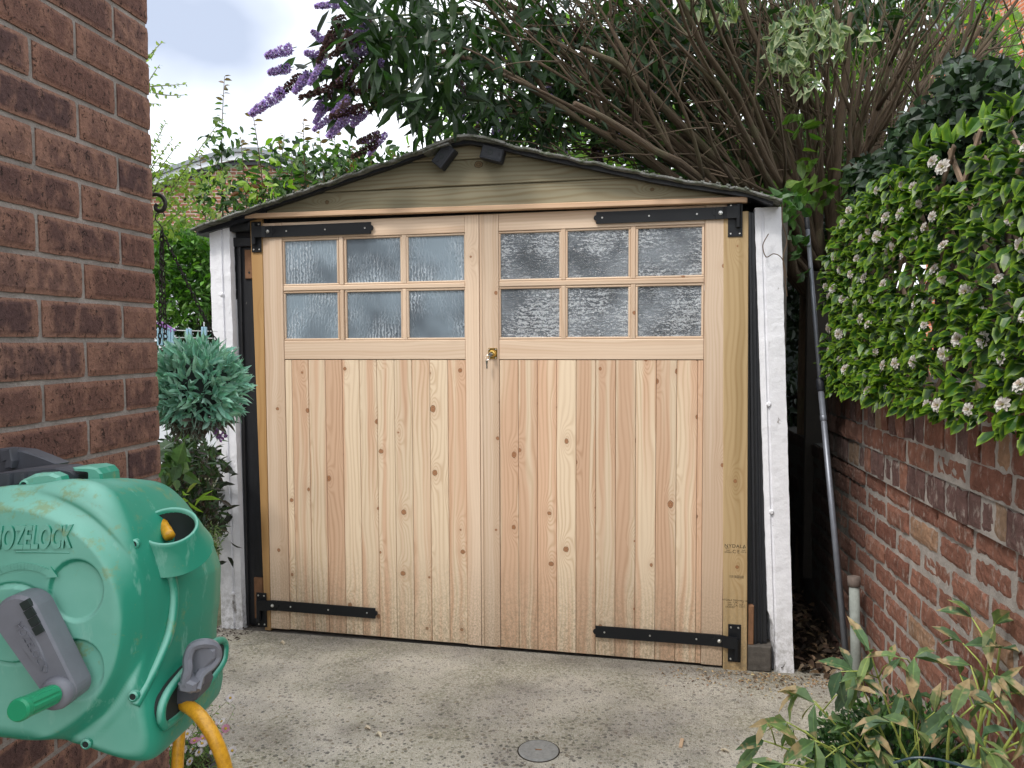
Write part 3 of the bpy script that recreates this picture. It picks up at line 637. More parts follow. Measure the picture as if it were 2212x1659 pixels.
for i in range(24):
    x=q[0]-.028+i*.0024; w_=random.choice((.0005,.0009,.0013)); box(mb,(x,ty,q[2]-.006),(x+w_,ty+.0002,q[2]+.006))
part(mb,'printed_stamp',M['ink'],jr)
# black frames
mb=MB()
box(mb,(-.190,.045,GZ),(-.030,.12,1.86),0,.004,skew=(0,0)); box(mb,(-.155,.030,GZ),(-.138,.045,1.86),0,.004); box(mb,(-.178,.032,GZ),(-.168,.045,1.86),0,.003)
box(mb,(-.185,.028,1.86),(-.062,.09,1.905),0,.004,'x'); box(mb,(-.18,.05,1.905),(-.062,.12,1.93),0,.002,'x'); box(mb,(-.178,.000,1.93),(-.066,.08,1.972),0,.004,'x')
box(mb,(-.178,.045,1.972),(2.3,.1,2.0),0,.002,'x'); box(mb,(-.006,.05,1.955),(2.15,.1,1.975),0,0,'x')
part(mb,'door_frame',M['black_timber'],gar)
mb=MB(); box(mb,(2.238,.03,.10),(2.318,.09,1.93),0,.004,skew=(-.045,0)); box(mb,(2.262,.015,.10),(2.276,.03,1.93),0,.003,skew=(-.045,0)); box(mb,(2.290,.022,.10),(2.300,.03,1.93),0,.003,skew=(-.045,0))
part(mb,'door_frame',M['black_timber'],gar)
mb=MB(); box(mb,(2.237,.0,GZ),(2.335,.09,.10),0,.006); part(mb,'frame_footing',simple('dirty_footing',(.095,.085,.075),.95,0,.5,40,.8,.2,.006),gar)
mb=MB(); box(mb,(-.118,.036,1.705),(-.070,.047,1.845),0,.003); lathe(mb,(-.094,.0355,1.735),(0,-1,0),[(.0055,0),(.0052,.0006)],12,1); part(mb,'rusty_plate',[M['rust_plate'],M['cavity']],gar)
mb=MB(); box(mb,(-.105,.030,.03),(-.055,.046,.235),0,.003); part(mb,'rusty_plate',M['rust_plate'],gar)
mb=MB(); box(mb,(2.239,.005,.10),(2.262,.031,.27),0,.003); part(mb,'rusty_plate',M['rust_plate'],gar)
# white concrete posts, irregular
def post(xb0,xb1,xt0,xt1,z0,z1,y0,y1,step,bolt,chip):
    mb=MB(); nz_=60; prof=[(0,0),(step[0],0),(step[0]+.004,.007),(step[1],.007),(step[1]+.004,0),(1,0)]
    nx=len(prof); V=[];F=[]
    for j in range(nz_+1):
        f=j/nz_; z=z0+(z1-z0)*f; xa=xb0+(xt0-xb0)*f; xb=xb1+(xt1-xb1)*f
        for i,(p_,d) in enumerate(prof):
            x=xa+(xb-xa)*(p_ if p_<1 else 1); e=i in(0,nx-1)
            nn=mnoise.noise(Vector((x*9,z*14,3))) ; n2=mnoise.noise(Vector((x*3+7,z*45,i)))
            x2=x+(n2*.003 if e else 0)
            if chip and i==0 and f<.13: x2+=.028*min(1,(.13-f)/.03)*(.8+.4*n2)
            if not chip and f>.97: pass
            V.append((x2,y0+d+nn*.003+(.004 if e else 0),z))
        V.append((xb+.002,y1,z)); V.append((xa-.002,y1,z))
    m=nx+2
    for j in range(nz_):
        for i in range(m): F.append((j*m+i,j*m+(i+1)%m,(j+1)*m+(i+1)%m,(j+1)*m+i))
    F+=[tuple(range(m))[::-1],tuple(nz_*m+i for i in range(m))]; mb.add(V,F)
    for bx,bz in bolt:
        lathe(mb,(bx,y0+.004,bz),(0,-1,0),[(.011,0),(.0105,.006),(.006,.011),(.003,.011)],12,0)
    return part(mb,'concrete_post',M['white_paint'],gar)
q1=yp(476,636,-.01); q2=yp(503,1283,-.01)
post(-.266,-.150,-.279,-.172,GZ-.015,1.95,-.008,.12,(.60,.72),[(q1[0]+.005,q1[2]),(q2[0],q2[2])],False)
q1=yp(1660,873,.02); q2=yp(1666,1105,.02)
post(2.330,2.428,2.244,2.348,GZ,1.945,.012,.13,(.22,.34),[(q1[0],q1[2]),(q2[0],q2[2])],True)
# side and back walls of precast panels
mb=MB(); box(mb,(-.275,.12,GZ-.02),(-.215,5.1,1.93),0,0); box(mb,(2.34,.13,GZ-.02),(2.39,5.1,1.93),0,0); box(mb,(-.214,5.05,GZ-.02),(2.339,5.1,1.93),0,0)
part(mb,'side_wall',M['concrete'],gar)
# roof line
RL=[(412,492),(470,472),(540,448),(640,414),(720,387),(768,370),(837,347),(890,328),(940,308),(975,296),(1000,292),(1030,295),(1080,306),(1160,324),(1268,346),(1340,361),(1410,375),(1481,388),(1560,399),(1623,409),(1690,432)]
RY=-.085
rp=np.array([yp(u,v,RY) for u,v in RL]); RX,RZ=rp[:,0],rp[:,2]
_xs=np.linspace(RX[0],RX[-1],400); _zs=np.interp(_xs,RX,RZ); _k=np.hanning(25); _k/=_k.sum(); _pad=np.concatenate([2*_zs[0]-_zs[12:0:-1],_zs,2*_zs[-1]-_zs[-2:-14:-1]]); _zz=np.convolve(_pad,_k,'valid')
def rz(x): return np.interp(x,_xs,_zz)
mb=MB(); xs=np.linspace(RX[0],RX[-1],230); V=[];F=[]; ys=[RY,RY+.05,RY+.2,1.5,5.2]
for i,x in enumerate(xs):
    e=.0045*mnoise.noise(Vector((x*14,1,1)))+.003*mnoise.noise(Vector((x*45,5,1)))
    for s_,(dz,) in enumerate(((0,),(-.010,))):
        for y in ys:
            V.append((x,y+(.012*mnoise.noise(Vector((x*20,9,s_))) if y==RY else 0),rz(x)+dz+e+(0.002*math.sin(x*44) )-(y-RY)*.0))
k=len(ys)
for i in range(len(xs)-1):
    b=i*2*k; n_=b+2*k
    for j in range(k-1):
        F.append((b+j,n_+j,n_+j+1,b+j+1)); F.append((b+k+j,b+k+j+1,n_+k+j+1,n_+k+j))
    F.append((b,b+k,n_+k,n_)); F.append((b+k-1,n_+k-1,n_+2*k-1,b+2*k-1))
F.append(tuple(list(range(k))+list(range(2*k-1,k-1,-1)))); e_=(len(xs)-1)*2*k; F.append(tuple([e_+j for j in range(k)][::-1]+[e_+k+j for j in range(k)]))
mb.add(V,F)
# knobbly moss and mortar crumbs along the verge
for i in range(420):
    x=random.uniform(RX[0]+.02,RX[-1]); r_=random.uniform(.002,.0062) if x<.5 or x>1.3 else random.uniform(.002,.004)
    c_=np.array((x,RY+random.uniform(-.004,.05),rz(x)+random.uniform(-.004,.006))); ax=nrm((random.uniform(-1,1),random.uniform(-1,1),random.uniform(-1,1)))
    lathe(mb,c_,ax,[(r_*.5,-r_*.9),(r_,-.3*r_),(r_*.9,.5*r_),(r_*.3,r_)],5)
roof=part(mb,'roof',M['roof'],gar,True)
# ridge capping, raised flaps
def capstrip(name,us,dz,th,yo,mat):
    mb=MB(); V=[];F=[]
    P=[yp(u,v,yo) for u,v in us]; n=len(P)
    for q in P: V+=[(q[0],yo,q[2]),(q[0],yo,q[2]-th),(q[0],yo+.3,q[2]-th),(q[0],yo+.3,q[2])]
    for i in range(n-1):
        for j in range(4): F.append((i*4+j,i*4+(j+1)%4,(i+1)*4+(j+1)%4,(i+1)*4+j))
    F+=[(0,1,2,3),((n-1)*4+3,(n-1)*4+2,(n-1)*4+1,(n-1)*4)]; mb.add(V,F); return part(mb,name,mat,gar)
capstrip('ridge_cap',[(907,322),(950,305),(985,291),(1010,289),(1045,293),(1090,305)],0,.010,-.10,M['roof'])
capstrip('ridge_cap',[(912,327),(950,312),(968,307)],0,.008,-.094,M['roof'])
capstrip('verge_felt',[(500,463),(640,418),(768,374),(837,351),(905,326),(975,302),(1010,297),(1060,305),(1160,328),(1268,350),(1410,380),(1481,392),(1560,403),(1623,413),(1670,428)],0,.026,-.045,M['felt_black'])
capstrip('verge_felt',[(424,492),(500,470),(572,448)],0,.035,-.03,M['felt_black'])
mb=MB(); box(mb,(-.24,.02,1.955),(0.012,.045,1.99),0); part(mb,'gable_backing',M['felt_black'],gar)
mb=MB(); box(mb,(.0,.014,2.0),(2.25,.03,2.26),0)
# gable boards (shiplap)
gx0,gx1=.0165,2.222
gl=np.array([yp(u,v,-.02) for u,v in ((560,456),(640,424),(720,396),(768,379),(837,356),(880,342),(940,320),(1000,303),(1060,311),(1160,333),(1268,358),(1410,389),(1536,412),(1614,429))])
def gz(x): return np.interp(x,gl[:,0],gl[:,2])
gb=None
for bi,(za,zb,tone) in enumerate(((1.984,2.0905,.6),(2.0925,2.206,.3),(2.208,2.40,.2))):
    mb=MB(); uo=(random.random()*30,random.random()*30); xs=np.linspace(gx0,gx1,150); V=[];UV=[];F=[];cols=[]
    xs=[x for x in xs if gz(x)>za+.004]
    for x in xs:
        zl=za-(x-gx0)*(.006 if bi==0 else .002); zt=min(zb,gz(x)); 
        for (y,z) in ((-.014,zl),(-.0155,zl+.003),(-.008,max(zt-.008,zl+.004)),(-.002,max(zt,zl+.005)),(.012,max(zt,zl+.005)),(.012,zl)):
            V.append((x,y,z)); UV.append((z+uo[0],x+uo[1]))
    n=len(xs)
    for i in range(n-1):
        for j in range(6): F.append((i*6+j,(i+1)*6+j,(i+1)*6+(j+1)%6,i*6+(j+1)%6))
    F+=[tuple(range(6)),tuple((n-1)*6+j for j in range(5,-1,-1))]
    mb.add(V,F,0,UV,(tone,random.random(),.5,1)); part(mb,'gable_board',M['tanalised'],gar)
# the two tilted black blocks on the gable
def blk(u,v,ang,lab,w2,h2):
    c_=yp(u,v,-.045); e=empty('wall_block',tuple(c_+np.array([0,.03,0])),lab,'block','black plastic blocks on the gable')
    a_=rad(ang); ax=np.array([math.cos(a_),0,math.sin(a_)]); az=np.array([-math.sin(a_),0,math.cos(a_)])
    mb=MB(); obox(mb,c_,ax,(0,1,0),az,w2,.026,h2,0,.004)
    obox(mb,c_-az*h2*.82+np.array([0,-.012,0]),ax,(0,1,0),az,w2*.96,.022,h2*.16,0,.003)
    lathe(mb,c_+ax*(-w2*.15)+np.array([0,-.0258,0])+az*h2*.15,(0,-1,0),[(.0115,0),(.0115,.0015),(.008,.0015),(.0075,-.001)],18,1)
    for s_ in(-.55,.55): obox(mb,c_+ax*w2*s_*1.1+az*h2*.2+np.array([0,-.027,0]),nrm(ax+az),(0,1,0),nrm(az-ax),.0035,.0015,.009,0,.0005)
    part(mb,'housing',[M['dark_plastic'] if 0 else M['felt_block'],M['cavity']],e)
M['felt_block']=simple('black_moulded_plastic',(.012,.014,.02),.6,0,.3,60,.5)
blk(961,339,50,'black plastic block, the more steeply tilted one, left of the roof ridge',.052,.031)
blk(1065,334,-17,'black plastic block, slightly tilted, right of the roof ridge',.050,.031)
# keys in the lock
ky=empty('bunch_of_keys',(1.112,-.018,1.33),'small steel keys on a ring hanging from the brass door lock','keys')
mb=MB(); th=np.linspace(0,2*math.pi,20)
tube(mb,[(1.1265,-.014,1.343),(1.1265,-.026,1.343)],.004,8); obox(mb,(1.1225,-.030,1.338),(1,0,-.6),(0,1,0),(.6,0,1),.009,.0012,.007,0,.0008)
part(mb,'key',M['steel'],ky)
mb=MB(); tube(mb,[(1.1115+.009*math.cos(t),-.031,1.326+.010*math.sin(t)) for t in th],.0009,6); part(mb,'key_ring',M['steel'],ky)
mb=MB(); obox(mb,(1.106,-.030,1.306),(1,0,0),(0,1,0),(0,0,1),.0055,.001,.007,0,.0008); obox(mb,(1.1065,-.030,1.288),(1,0,0.03),(0,1,0),(-.03,0,1),.0033,.001,.0125,0,.0006); part(mb,'key',M['steel'],ky)

# ------------------------------------------------------------------ hose reel on the house wall
ZF=.93                                             # distance of its face from the camera
rl=empty('hose_reel',tuple(at(40,1335,1.03)),'worn green plastic hose reel with grey crank, mounted on the brown brick house wall','hose reel')
cen=np.array([40.,1335.])
OUT=[(60,1050),(130,1040),(185,1047),(232,1078),(266,1135),(288,1200),(299,1265),(303,1330),(303,1395),(304,1450),(312,1510),(325,1560),(334,1615),(324,1652),(290,1660),(235,1648),(170,1626),(90,1606),(0,1594),(-90,1580),(-170,1560),(-225,1500),(-252,1420),(-258,1320),(-240,1220),(-190,1130),(-110,1075),(-20,1056)]
oc=catmull(OUT+[OUT[0]],8); oc=oc[:-1]
ang=np.unwrap(np.arctan2(oc[:,1]-cen[1],oc[:,0]-cen[0])); rr_=np.hypot(oc[:,0]-cen[0],oc[:,1]-cen[1])
o_=np.argsort(ang); ang,rr_=ang[o_],rr_[o_]; NTH=300; TH=np.linspace(0,2*math.pi,NTH,endpoint=False)
A3=np.concatenate([ang-2*math.pi,ang,ang+2*math.pi]); R3=np.tile(rr_,3); RO=np.interp(TH,A3,R3)
ppm=FPX/ZF
def sst(a,b,x): t=np.clip((x-a)/(b-a),0,1); return t*t*(3-2*t)
def face_h(u,v,edge):
    "height of the face towards the viewer, metres"
    r0=np.hypot(u-30,(v-1345)*.98); h=.015*(1-sst(243,272,r0))-.0025*np.exp(-((r0-277)/6)**2) + .004*np.sqrt(np.clip(1-(r0/300)**2,0,1))
    for cx,cy,rx,ry in ((182,1268,58,66),(184,1434,57,64)):
        q=np.hypot((u-cx)/rx,(v-cy)/ry); h-=(.0068*(1-sst(.93,1.0,q)))*(.55+.45*(1-np.clip(((v-cy)/ry+1)/2,0,1)))
    rh=np.hypot(u-50,v-1337); h+=.0045*(1-sst(79,82,rh)); h-=.003*np.exp(-((rh-84)/2.5)**2)
    e=.026; d=np.clip(edge,0,e); h-=e-np.sqrt(np.clip(e*e-(e-d)**2,0,None))
    return h
NR=96; V=[]; tt=np.linspace(0,1,NR)**.8
def P3(u,v,z,uu=None):  # (u,v) measured in the face plane, then moved straight back to depth z
    X=(u-CX)/ppm; Y=-(v-CY)/ppm
    return CAM+np.multiply.outer(np.atleast_1d(z),AF).reshape(-1,3)*1.0+np.outer(np.atleast_1d(X),AR)+np.outer(np.atleast_1d(Y),AU)
V.append(P3(cen[0],cen[1],ZF-face_h(cen[0],cen[1],1.0)))
for t_ in tt[1:]:
    u=cen[0]+RO*t_*np.cos(TH); v=cen[1]+RO*t_*np.sin(TH); ed=RO*(1-t_)/ppm
    V.append(P3(u,v,ZF-face_h(u,v,ed)))
side=[(.035,1.004),(.06,1.012),(.09,1.016),(.13,1.012),(.165,1.0),(.20,.985),(.215,.94)]
for dz,sc in side:
    s2=1+(sc-1)*(.3+.7*np.clip(-(np.sin(TH))+.6,0,1)); u=cen[0]+RO*s2*np.cos(TH); v=cen[1]+RO*s2*np.sin(TH)
    amp=np.interp(v,[1080,1200,1300,1400,1500,1547,1640],[0,30,48,42,24,22,10]); u=u+amp*np.interp(dz,[0,.07,.13,.175,.20,.215],[0,.26,.75,1,.9,.6])*np.clip(np.cos(TH)*3,0,1)
    v=v+40*(dz/.215)*np.clip(-np.sin(TH)*1.4,0,1); V.append(P3(u,v,np.full(NTH,ZF+dz)))
VV=np.concatenate(V); F=[]
for j in range(NTH): F.append((0,1+(j+1)%NTH,1+j))
nrings=len(V)-1
for i in range(nrings-1):
    a_=1+i*NTH; b_=a_+NTH
    for j in range(NTH): F.append((a_+j,a_+(j+1)%NTH,b_+(j+1)%NTH,b_+j))
F.append(tuple(1+(nrings-1)*NTH+j for j in range(NTH)))
mb=MB(); mb.add(VV,F)
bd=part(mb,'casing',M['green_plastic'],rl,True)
# seams and ribs on the rim
mb=MB()
tube(mb,catmull([at(343,1196,.985),at(366,1232,.992),at(376,1284,1.0),at(368,1360,.99),at(342,1428,.968),at(312,1487,.945),at(292,1524,.930)],8),[.0075]*49 if 0 else .0075,10,flat=.8)
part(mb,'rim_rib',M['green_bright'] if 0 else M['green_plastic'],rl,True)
for u,v,z in ((347,1192,.985),(289,1176,.945),(287,1505,.925),(185,1608,.925),(52,1048,.955)):
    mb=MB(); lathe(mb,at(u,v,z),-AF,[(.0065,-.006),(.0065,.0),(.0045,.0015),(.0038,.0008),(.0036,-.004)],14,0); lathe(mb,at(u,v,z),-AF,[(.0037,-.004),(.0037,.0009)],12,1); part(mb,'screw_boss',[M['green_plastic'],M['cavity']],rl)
# hose outlet funnel
oa=nrm(-AF*.50+AU*.80+AR*.14); ocn=at(366,1137,1.0)
mb=MB(); lathe(mb,ocn,oa,[(.052,-.040),(.042,-.018),(.0365,-.003),(.0358,.0012),(.034,.0025),(.0318,.001),(.0308,-.004)],40,0,up=tuple(AR))
lathe(mb,ocn,oa,[(.001,-.034),(.020,-.032),(.028,-.018),(.0309,-.0035)],32,1,up=tuple(AR))
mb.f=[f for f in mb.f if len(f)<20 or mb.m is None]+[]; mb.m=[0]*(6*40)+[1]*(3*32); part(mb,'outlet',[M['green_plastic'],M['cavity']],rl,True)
# lower side slot with clip
def S3(z,vv,x=-.4365): return CAM+AF*z+AR*(x+.009*max(0,(z-.95)/.19))-AU*vv
slot=[(.955,.428),(.946,.415),(.950,.398),(.975,.385),(1.04,.374),(1.10,.372),(1.128,.380),(1.133,.395),(1.120,.412),(1.06,.424),(.99,.430)]
sc_=catmull(slot+[slot[0]],5)[:-1]
mb=MB(); k=len(sc_)
mb.add([S3(z,v,-.4335) for z,v in sc_]+[S3(z,v,-.447) for z,v in sc_],[tuple(range(k)),tuple(range(2*k-1,k-1,-1))]+[(i,k+i,k+(i+1)%k,(i+1)%k) for i in range(k)])
part(mb,'slot',M['cavity'],rl)  # solid dark panel; the shade of an opening is put into its colour
mb=MB(); tube(mb,[S3(z,v,-.4345) for z,v in list(sc_)+[sc_[0],sc_[1]]],.0055,8,cap=False); part(mb,'slot_rim',M['green_plastic'],rl,True)
def poly_extrude(mb,pts,zf_,th,mi=0,ch=.0):
    "outline in photo units at depth zf_, extruded away from the viewer, edge rounded"
    P=[np.array(p,float) for p in pts]; c_=sum(P)/len(P); k=len(P)
    rings=[([p+(c_-p)/np.linalg.norm(c_-p)*ch*FPX/zf_ for p in P],zf_),(P,zf_+ch),(P,zf_+th)] if ch else [(P,zf_),(P,zf_+th)]
    V=[]
    for Q,z in rings:
        for q in Q:
            V.append(CAM+AF*z+AR*((q[0]-CX)/FPX*zf_)-AU*((q[1]-CY)/FPX*zf_))
    F=[tuple(range(k))]+[(i*k+j,(i+1)*k+j,(i+1)*k+(j+1)%k,i*k+(j+1)%k) for i in range(len(rings)-1) for j in range(k)]+[tuple((len(rings)-1)*k+j for j in range(k-1,-1,-1))]
    mb.add(V,F,mi)
def crop1(pts): return [(x*.4545,905+y*.4545) for x,y in pts]
clip=empty('x',(0,0,0),None,None); bpy.data.objects.remove(clip)
mb=MB()
poly_extrude(mb,crop1([(728,1470),(728,1400),(745,1345),(790,1300),(835,1262),(930,1240),(950,1290),(930,1340),(840,1350),(820,1410),(815,1450),(760,1470)]),.985,.045,0,.004)
part(mb,'hose_guide',M['dark_plastic'],rl)
mb=MB()
ring=catmull([at(x,y,z) for (x,y),z in zip(crop1([(905,1275),(880,1255),(893,1190),(893,1140),(915,1085),(970,1066),(1018,1080),(1028,1125),(1005,1165),(950,1215),(925,1290)]),[.975,.972,.975,.98,.985,.99,1.0,1.005,1.0,.99,.975])],6)
tube(mb,ring,.0085,8,flat=.75); 
poly_extrude(mb,crop1([(895,1140),(930,1085),(985,1075),(1020,1100),(1018,1140),(985,1180),(930,1230),(895,1240),(885,1200)]),.99,.012,0,.003)
poly_extrude(mb,crop1([(838,1262),(880,1240),(930,1262),(925,1300),(900,1312),(845,1298)]),.965,.03,0,.004)
part(mb,'clip',M['grey_plastic'],rl,False)
# crank
mb=MB(); Pc,Qc=np.array([34.,1336.]),np.array([128.,1494.]); r1_,r2_=49,34
d_=(Qc-Pc)/np.linalg.norm(Qc-Pc); n_=np.array([-d_[1],d_[0]]); pts=[]
a0=math.atan2(n_[1],n_[0])
for k in range(15): t_=a0+math.pi*k/14; pts.append(Pc+r1_*np.array([math.cos(t_),math.sin(t_)]))
for k in range(15): t_=a0+math.pi+math.pi*k/14; pts.append(Qc+r2_*np.array([math.cos(t_),math.sin(t_)]))
pts=pts[::-1]
poly_extrude(mb,pts,.872,.034,0,.004)
crk=part(mb,'crank',M['grey_plastic'],rl)
mb=MB(); lathe(mb,at(128,1494,.874),-AF,[(.0185,-.012),(.0185,.006),(.0165,.012),(.010,.014)],28,0); part(mb,'boss',M['grey_plastic'],crk,True)
mb=MB()   # oval panel and web of the arm
ov=[]; 
for k in range(28):
    t_=2*math.pi*k/28; ov.append(Pc+(Qc-Pc)*.42+d_*58*math.cos(t_)+n_*(17-5*math.cos(t_))*math.sin(t_)+n_*4)
poly_extrude(mb,ov[::-1],.8705,.004,0,.0012); part(mb,'inset',M['grey_plastic'],crk)
mb=MB()
for i in range(4):
    c0=Pc+d_*(-14+20*i)-n_*(36-1.5*i); 
    for j in range(1): obox(mb,at(c0[0],c0[1],.872),AR*d_[0]-AU*d_[1],AF,AR*n_[0]-AU*n_[1],.0048,.003,.0052,0)
part(mb,'web_pockets',M['cavity'],crk)
h0,h1=at(118,1499,.862),at(36,1536,.800); hd=nrm(h1-h0); hl=np.linalg.norm(h1-h0)
mb=MB(); n=48; prof=[(0,.0085),(.004,.0112),(.01,.0116),(hl-.012,.0116),(hl-.010,.0122),(hl-.003,.0122),(hl,.0105)]
a_=nrm(np.cross(hd,AU)); b_=np.cross(hd,a_); V=[]
for h,r_ in prof:
    for k in range(n):
        t_=2*math.pi*k/n; g=.0011 if (k%6 in(2,3) and .012<h+.003 and h<hl-.011) else 0
        if h in(prof[1][0],): g=0
        V.append(h0+hd*h+(r_-g)*(a_*math.cos(t_)+b_*math.sin(t_)))
F=[(i*n+j,i*n+(j+1)%n,(i+1)*n+(j+1)%n,(i+1)*n+j) for i in range(len(prof)-1) for j in range(n)]+[tuple((len(prof)-1)*n+j for j in range(n)),tuple(range(n))[::-1]]
mb.add(V,F); part(mb,'handle',M['green_bright'],crk)
# embossed lettering and arrow on the casing
lz=.9106
text('HOZELOCK',.0375,at(66,1163,lz),nrm(AR+AU*.02),AU,M['green_plastic'],'lettering',rl,.0018,.25,'CENTER',1.0,.475,.0012)
mb=MB(); tube(mb,[at(35,1192,lz),at(151,1194,lz+.002)],.0011,6); part(mb,'lettering_line',M['green_plastic'],rl)
mb=MB(); arc=[]
for k in range(22):
    t_=rad(-140+k*3.7); arc.append((50+114*math.cos(t_),1337+114*math.sin(t_)))
for k in range(21):
    p,q=np.array(arc[k]),np.array(arc[k+1]); c0=(p+q)/2; dd=nrm(q-p)
    obox(mb,at(c0[0],c0[1],lz),AR*dd[0]-AU*dd[1],AF,AR*dd[1]+AU*dd[0],.0026,.0009,.0038,0)
tip=np.array(arc[-1]); dd=nrm(np.array(arc[-1])-np.array(arc[-2])); nn_=np.array([-dd[1],dd[0]])
poly_extrude(mb,[tip-nn_*13,tip+nn_*14,tip+dd*24][::1],lz-.001,.002); part(mb,'arrow',M['green_plastic'],rl)
text('HOZELOCK',.0115,at(66,1396,.8698),nrm(AR*d_[0]-AU*d_[1]),nrm(AU*d_[0]+AR*d_[1]),M['grey_plastic'],'lettering',crk,.0006)
# lugs and wall bracket
mb=MB()
poly_extrude(mb,crop1([(55,345),(100,290),(160,262),(240,258),(280,275),(292,310),(285,345),(200,365),(100,375)]),.955,.02,0,.004)
poly_extrude(mb,crop1([(420,300),(425,265),(400,245),(345,245),(340,232),(420,226),(460,236),(482,262),(486,300)]),.995,.045,0,.003)
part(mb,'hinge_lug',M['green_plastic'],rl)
mb=MB()
poly_extrude(mb,crop1([(-200,215),(-60,150),(0,140),(60,145),(110,150),(190,180),(272,214),(262,225),(160,240),(60,262),(-60,300),(-200,330)]),1.06,.03,0,.003)
poly_extrude(mb,crop1([(-200,300),(0,255),(150,235),(270,232),(345,250),(368,270),(352,300),(250,312),(120,310),(0,330),(-200,360)]),1.0,.05,0,.004)
tube(mb,[at(60,1035,1.03),at(165,1032,1.04)],.010,12)
poly_extrude(mb,crop1([(0,150),(45,140),(58,200),(50,235),(20,240),(25,200),(0,205)]),1.045,.02,0,.002)
for x in (-60,30,100): poly_extrude(mb,crop1([(x,262),(x+14,260),(x+16,318),(x+2,320)]),.992,.02,0,.001)
b0=at(-60,1020,1.06); b1=at(-60,1020,1.06); 
tube(mb,[at(-40,1025,1.08),at(-60,1025,1.24)],.03,8)
part(mb,'wall_bracket',M['dark_plastic'],rl)
# the yellow hose
hz=empty('garden_hose',tuple(at(430,1560,1.0)),'yellow garden hose coming out of the green reel and hanging down','hose')
mb=MB(); tube(mb,catmull([at(352,1500,1.06),at(378,1515,1.02),at(402,1523,.992),at(430,1545,.975),at(455,1580,.97),at(474,1620,.97),at(487,1660,.975),at(500,1730,.98),at(505,1850,1.0),at(495,2000,1.05)],8),.0088,14)
part(mb,'hose_length',M['hose'],hz,True)
mb=MB(); tube(mb,catmull([at(388,1500,1.16),at(388,1570,1.13),at(384,1640,1.12),at(380,1760,1.12),at(378,1900,1.15)],8),.0085,12); part(mb,'hose_length',M['hose'],hz,True)
mb=MB(); tube(mb,catmull([at(346,1124,1.035),at(354,1138,1.018),at(366,1158,1.0)],6),.0075,12); part(mb,'hose_length',M['hose'],hz,True)

# ------------------------------------------------------------------ bracket, chains and hanging topiary ball
ib=empty('hanging_bracket',tuple(at(340,430,1.95)),'black wrought iron bracket curling out from behind the house corner','bracket')
mb=MB(); zb=1.95
tube(mb,catmull([at(u,v,zb) for u,v in ((300,420),(322,421),(340,420),(352,427),(357,440),(354,452),(346,456),(338,453),(336,446),(340,441))],6),[.0045]*40+[.0055]*15 if 0 else .0052,8)
part(mb,'scroll',M['iron'],ib,True)
hb=empty('hanging_ball',tuple(at(425,838,2.15)),'teal-green artificial grass ball hanging on black chains beside the white post','hanging plant')
mb=MB(); tube(mb,catmull([at(348,456,1.97),at(338,462,1.97),at(336,474,1.98),at(346,486,1.98),at(352,497,1.98),at(347,502,1.98)],6),.0016,6); tube(mb,catmull([at(346,456,1.97),at(353,460,1.97),at(356,468,1.97)],4),.0016,6)
part(mb,'hook',M['iron'],hb)
bc=at(425,838,2.15); top_=at(349,499,1.98)
def chain(p,q,n):
    mb=MB(); p,q=np.array(p),np.array(q); d=(q-p); Ld=np.linalg.norm(d); d/=Ld; a_=nrm(np.cross(d,AF)); b_=np.cross(d,a_); l_=Ld/n
    for i in range(n):
        c_=p+d*l_*(i+.5); s_=a_ if i%2 else b_; th=np.linspace(0,2*math.pi,9)
        tube(mb,[c_+d*l_*.64*math.cos(t)+s_*l_*.30*math.sin(t) for t in th],.0017,5,cap=False)
    return part(mb,'chain',M['iron'],hb)
chain(top_,at(345,742,2.1),21); chain(top_,at(358,742,2.2),21); chain(top_,bc+np.array([.05,.03,.12]),25)
Nl=1500; dv=rdir(Nl); Rb=.118
P=bc+dv*Rb*rng.uniform(.72,1.0,(Nl,1))*np.array([1.0,1.0,1.0]); D_=dv*.9+rdir(Nl)*.55+np.array([0,0,.22])
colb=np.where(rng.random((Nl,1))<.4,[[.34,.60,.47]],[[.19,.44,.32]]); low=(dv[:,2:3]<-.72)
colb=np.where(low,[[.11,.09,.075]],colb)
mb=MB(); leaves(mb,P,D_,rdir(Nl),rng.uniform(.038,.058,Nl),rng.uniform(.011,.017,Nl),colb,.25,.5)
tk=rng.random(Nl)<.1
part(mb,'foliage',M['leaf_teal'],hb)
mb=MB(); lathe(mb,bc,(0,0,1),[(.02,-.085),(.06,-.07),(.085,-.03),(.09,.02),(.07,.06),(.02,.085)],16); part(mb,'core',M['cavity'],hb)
mb=MB(); q=np.array([at(478,940,2.1),at(470,932,2.1),at(484,946,2.12),at(474,948,2.08)]); leaves(mb,np.repeat(q,6,0),rdir(24),rdir(24),.014,.008,(.16,.07,.20)); part(mb,'flower',M['petal'],hb)

